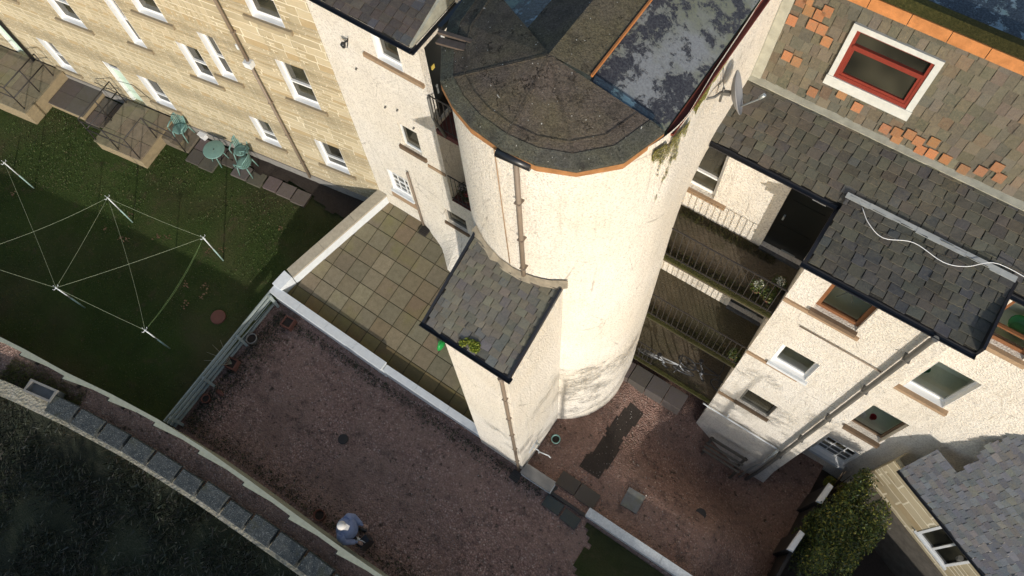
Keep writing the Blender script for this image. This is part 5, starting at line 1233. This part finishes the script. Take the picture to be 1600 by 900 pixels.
potplant((.26,6.85,7.43),LG,'potted plant with white flowers near the right wing on the top walkway',23,(.7,.7,.6))
potplant((.28,6.45,4.65),LG,'potted plant at the right end of the middle walkway',24)
potplant((-6.72,6.60,4.65),[(.02,.035,.012),(.03,.05,.015)],'leafy pot with pale flowers on the shaded left walkway',25,(.5,.45,.45),.11)
potplant((-6.55,6.50,4.65),[(.02,.035,.012),(.03,.05,.015)],'red flowering pot on the shaded left walkway near the tower',26,(.35,.04,.05),.10)
potplant((-6.7,6.9,7.4),[(.02,.03,.012)],'dark leafy pot beside the door on the upper left walkway',27,None,.11)
# lawn tufts and leaves
q=M();r_=random.Random(12)
for k in range(26000):
    x=r_.uniform(-21,-10.5);y=r_.uniform(-2.4,6)
    if y<fy(x)+.1: continue
    if (Vector((x,y,0))-P0).dot(OUTN)<.9 : continue
    if noise.noise(Vector((x*.8,y*.8,0)))<r_.uniform(-.6,.2): continue
    h=r_.uniform(.02,.06);a=r_.uniform(0,6.28);s=r_.uniform(.008,.02);z=1.6
    c=jit(r_.choice([(.04,.075,.016),(.06,.10,.022),(.09,.12,.04),(.12,.10,.05)]),.35,r_)
    q.face([(x-s,y,z),(x+s*math.cos(a),y+s*math.sin(a),z),(x+.03*math.cos(a),y+.03*math.sin(a),z+h)],c)
o=q.build('grass',MT['leaf']);struct(o,'stuff','short dark green grass tufts growing on the shaded lawn','grass')
q=M()
for x,y in [(-18.97,.8),(-15.81,1.49),(-15.2,1.53),(-15.05,1.62),(-15.57,2.26),(-14.36,2.15),(-14.1,2.3),(-12.6,2.8),(-12.88,2.58),(-12.7,1.52),(-12.19,1.79),(-12.05,1.52),(-12.27,1.14),(-11.67,4.27)]:
    for k in range(9):
        a=r_.uniform(0,6.28);X0=x+r_.gauss(0,.05);Y0=y+r_.gauss(0,.05);s=r_.uniform(.02,.04);z=1.645+r_.uniform(0,.03)
        q.face([(X0-s,Y0,z),(X0,Y0-s*.6,z+.01),(X0+s,Y0,z),(X0,Y0+s*.6,z-.005)],jit((.20,.12,.07),.3,r_))
o=q.build('fallen_leaves',MT['leaf']);struct(o,'stuff','small brown heaps of fallen leaves scattered on the lawn','leaves')
# loose stones, weeds and twigs on the gravel
q=M()
for k in range(2600):
    if k%2: x=r_.uniform(-10.3,1);y=r_.uniform(-1.1,2.4);z=1.205
    else: x=r_.uniform(-2.4,3.4);y=r_.uniform(2.8,6);z=zc(x,y)+.004
    if (x<-1.6 and y>2.5): continue
    s=r_.uniform(.008,.022);c=r_.choice([(.05,.035,.03),(.12,.075,.065),(.22,.16,.14),(.04,.045,.02),(.3,.27,.24)]) 
    if r_.random()<.004: c=(.7,.68,.62)
    a=[(x+s*math.cos(t_),y+s*math.sin(t_)*r_.uniform(.6,1),z-.01) for t_ in (0,1.57,3.14,4.71)];b=[(p[0]*.5+x*.5,p[1]*.5+y*.5,z+s*.8) for p in a]
    q.hexa(a,b,c,False)
o=q.build('loose_stones',MT['leaf']);struct(o,'stuff','loose stones and debris lying on the red gravel','stones')
q=M()
for k in range(5200):
    e=r_.random()
    if e<.4: x=-10.3+abs(r_.gauss(0,.35));y=r_.uniform(-1.2,2.4)
    elif e<.75: x=r_.uniform(-10.3,-1);y=fy(x)+.12+abs(r_.gauss(0,.22))
    else: x=r_.uniform(-10.2,-1.8);y=2.45-abs(r_.gauss(0,.14))
    s=r_.uniform(.012,.035);a=r_.uniform(0,6.28);z=1.225
    c=jit(r_.choice([(.03,.028,.015),(.06,.04,.025),(.035,.05,.015),(.09,.06,.035),(.02,.018,.014)]),.3,r_)
    q.face([(x-s*math.cos(a),y-s*math.sin(a),z),(x+s*.5*math.sin(a),y-s*.5*math.cos(a),z+r_.uniform(0,.03)),(x+s*math.cos(a),y+s*math.sin(a),z),(x-s*.5*math.sin(a),y+s*.5*math.cos(a),z+.01)],c)
o=q.build('leaf_litter',MT['leaf']);struct(o,'stuff','dark leaf litter and weeds gathered along the edges of the lower gravel garden','litter')
# rough scrub outside the boundary wall and weeds beside the trough
q=M()
for k in range(30000):
    x=r_.uniform(-19,-1);d=r_.uniform(.0,5);y=oy(x)-d
    if noise.noise(Vector((x*1.1,y*1.1,4)))<r_.uniform(-.5,.15): continue
    z=np.interp(d,D,Hh)+.03;h=r_.uniform(.06,.24);a=r_.uniform(0,6.28);s=r_.uniform(.012,.026);b=r_.uniform(.06,.22)
    c=jit(r_.choice([(.022,.028,.014),(.035,.040,.022),(.08,.08,.058),(.05,.045,.034)]),.3,r_)
    q.face([(x-s,y,z),(x+s,y,z),(x+b*math.cos(a),y+b*math.sin(a),z+h)],c)
o=q.build('scrub',MT['leaf']);struct(o,'stuff','dark tangled rough grass on the bank outside the boundary wall','scrub')
q=M()
for k in range(3500):
    x=r_.uniform(-14.5,-12.2);y=oy(x)+r_.uniform(.4,1.0);h=r_.uniform(.03,.16);a=r_.uniform(0,6.28);s=.012
    q.face([(x-s,y,2.2),(x+s,y,2.2),(x+.08*math.cos(a),y+.08*math.sin(a),2.2+h)],jit(r_.choice([(.10,.12,.03),(.16,.15,.05),(.08,.05,.03)]),.3,r_))
tag(q.build('weeds',MT['leaf']),'patch of yellow green weeds on the path behind the stone trough','weeds')

# ------------------------------------------------------------ trees beyond the wall, behind the viewpoint: they shade the bank and dapple the walls
def tree(c,h,rad,seed,label):
    r_=random.Random(seed);t=thing('broadleaf_tree',c,label,'tree','trees on the bank behind the viewpoint');b=Vector(c)
    q=M();q.tube([b,b+Z*h*.5,b+Z*h*.85],[.22,.15,.05],10)
    ce=b+Z*(h-rad*.9)
    for k in range(9):
        a=r_.uniform(0,6.28);q.tube([b+Z*h*r_.uniform(.35,.6),ce+Vector((rad*.7*math.cos(a),rad*.7*math.sin(a),r_.uniform(-.3,.6)*rad))],[.07,.02],6)
    q.build('trunk',MT['bark'],t);q=M()
    for k in range(16):
        a=r_.uniform(0,6.28);d=r_.uniform(.1,.75)*rad;leaves(q,ce+Vector((d*math.cos(a),d*math.sin(a),r_.uniform(-.6,.75)*rad)),(rad*.42,rad*.42,rad*.32),260,.11,LG,r_,.2)
    q.build('crown',MT['leaf'],t)
pd=Vector((-.66,.75,0));qd=Vector((.75,.66,0))
rs=random.Random(31);k=0
names=['first','second','third','fourth','fifth','sixth','seventh','eighth','ninth','tenth','eleventh','twelfth','thirteenth','fourteenth']
for q_ in [-20+2.6*i for i in range(14)]:
    pc=pd*-12+qd*q_;top=6.1+(rs.uniform(-.5,.3))+ (0.3 if q_<-8 else 0)-(3.6 if q_>6.4 else 0)
    z0=0.0;tree((pc.x+rs.uniform(-.5,.5),pc.y+rs.uniform(-.5,.5),-.8),top+.8,2.0,40+k,'leafy tree on the dark bank behind the viewpoint, %s from the left'%names[k]);k+=1
# earth bank carrying the trees
mm=M()
for a in range(-26,22,2):
    f=lambda q_,p_,z:tuple((pd*p_+qd*q_)+Z*z)
    mm.face([f(a,-9.5,-1.5),f(a+2,-9.5,-1.5),f(a+2,-11.5,2.6),f(a,-11.5,2.6)]);mm.face([f(a,-11.5,2.6),f(a+2,-11.5,2.6),f(a+2,-20,3.5),f(a,-20,3.5)])
struct(mm.build('terrain',MT['bank'],weld=True))

for (x,y,h,rad,n_,sd_,lab) in ((4.0,-3.1,7.9,1.8,85,71,'thin leaved young tree below the viewpoint, opposite the round tower'),(7.0,-.7,7.9,1.6,75,72,'thin leaved young tree by the yard, opposite the right wing')):
    r_=random.Random(sd_);t=thing('young_tree',(x,y,-.8),lab,'tree');b=Vector((x,y,-.8 if x>5 else 1.0))
    t.location=b;t['_o']=tuple(b)
    q=M();q.tube([b,Vector((x,y,h-2)),Vector((x+.1,y,h-.4))],[.07,.05,.012],8)
    for k in range(14):
        a=r_.uniform(0,6.28);z=r_.uniform(2.6,h-.6);q.tube([(x,y,z),(x+.6*rad*math.cos(a)*.6,y+.6*rad*math.sin(a)*.6,z+.3),(x+rad*math.cos(a)*.9,y+rad*math.sin(a)*.9,z+.6)],[.022,.014,.004],5)
    q.build('trunk',MT['bark'],t);q=M()
    for k in range(46):
        a=r_.uniform(0,6.28);d=r_.random()**.5*rad;z=2.8+(h-2.8)*r_.random()**1.5
        leaves(q,(x+d*math.cos(a),y+d*math.sin(a),z),(.34,.34,.26),n_,.05,LG,r_,.2)
    q.build('crown',MT['leaf'],t)
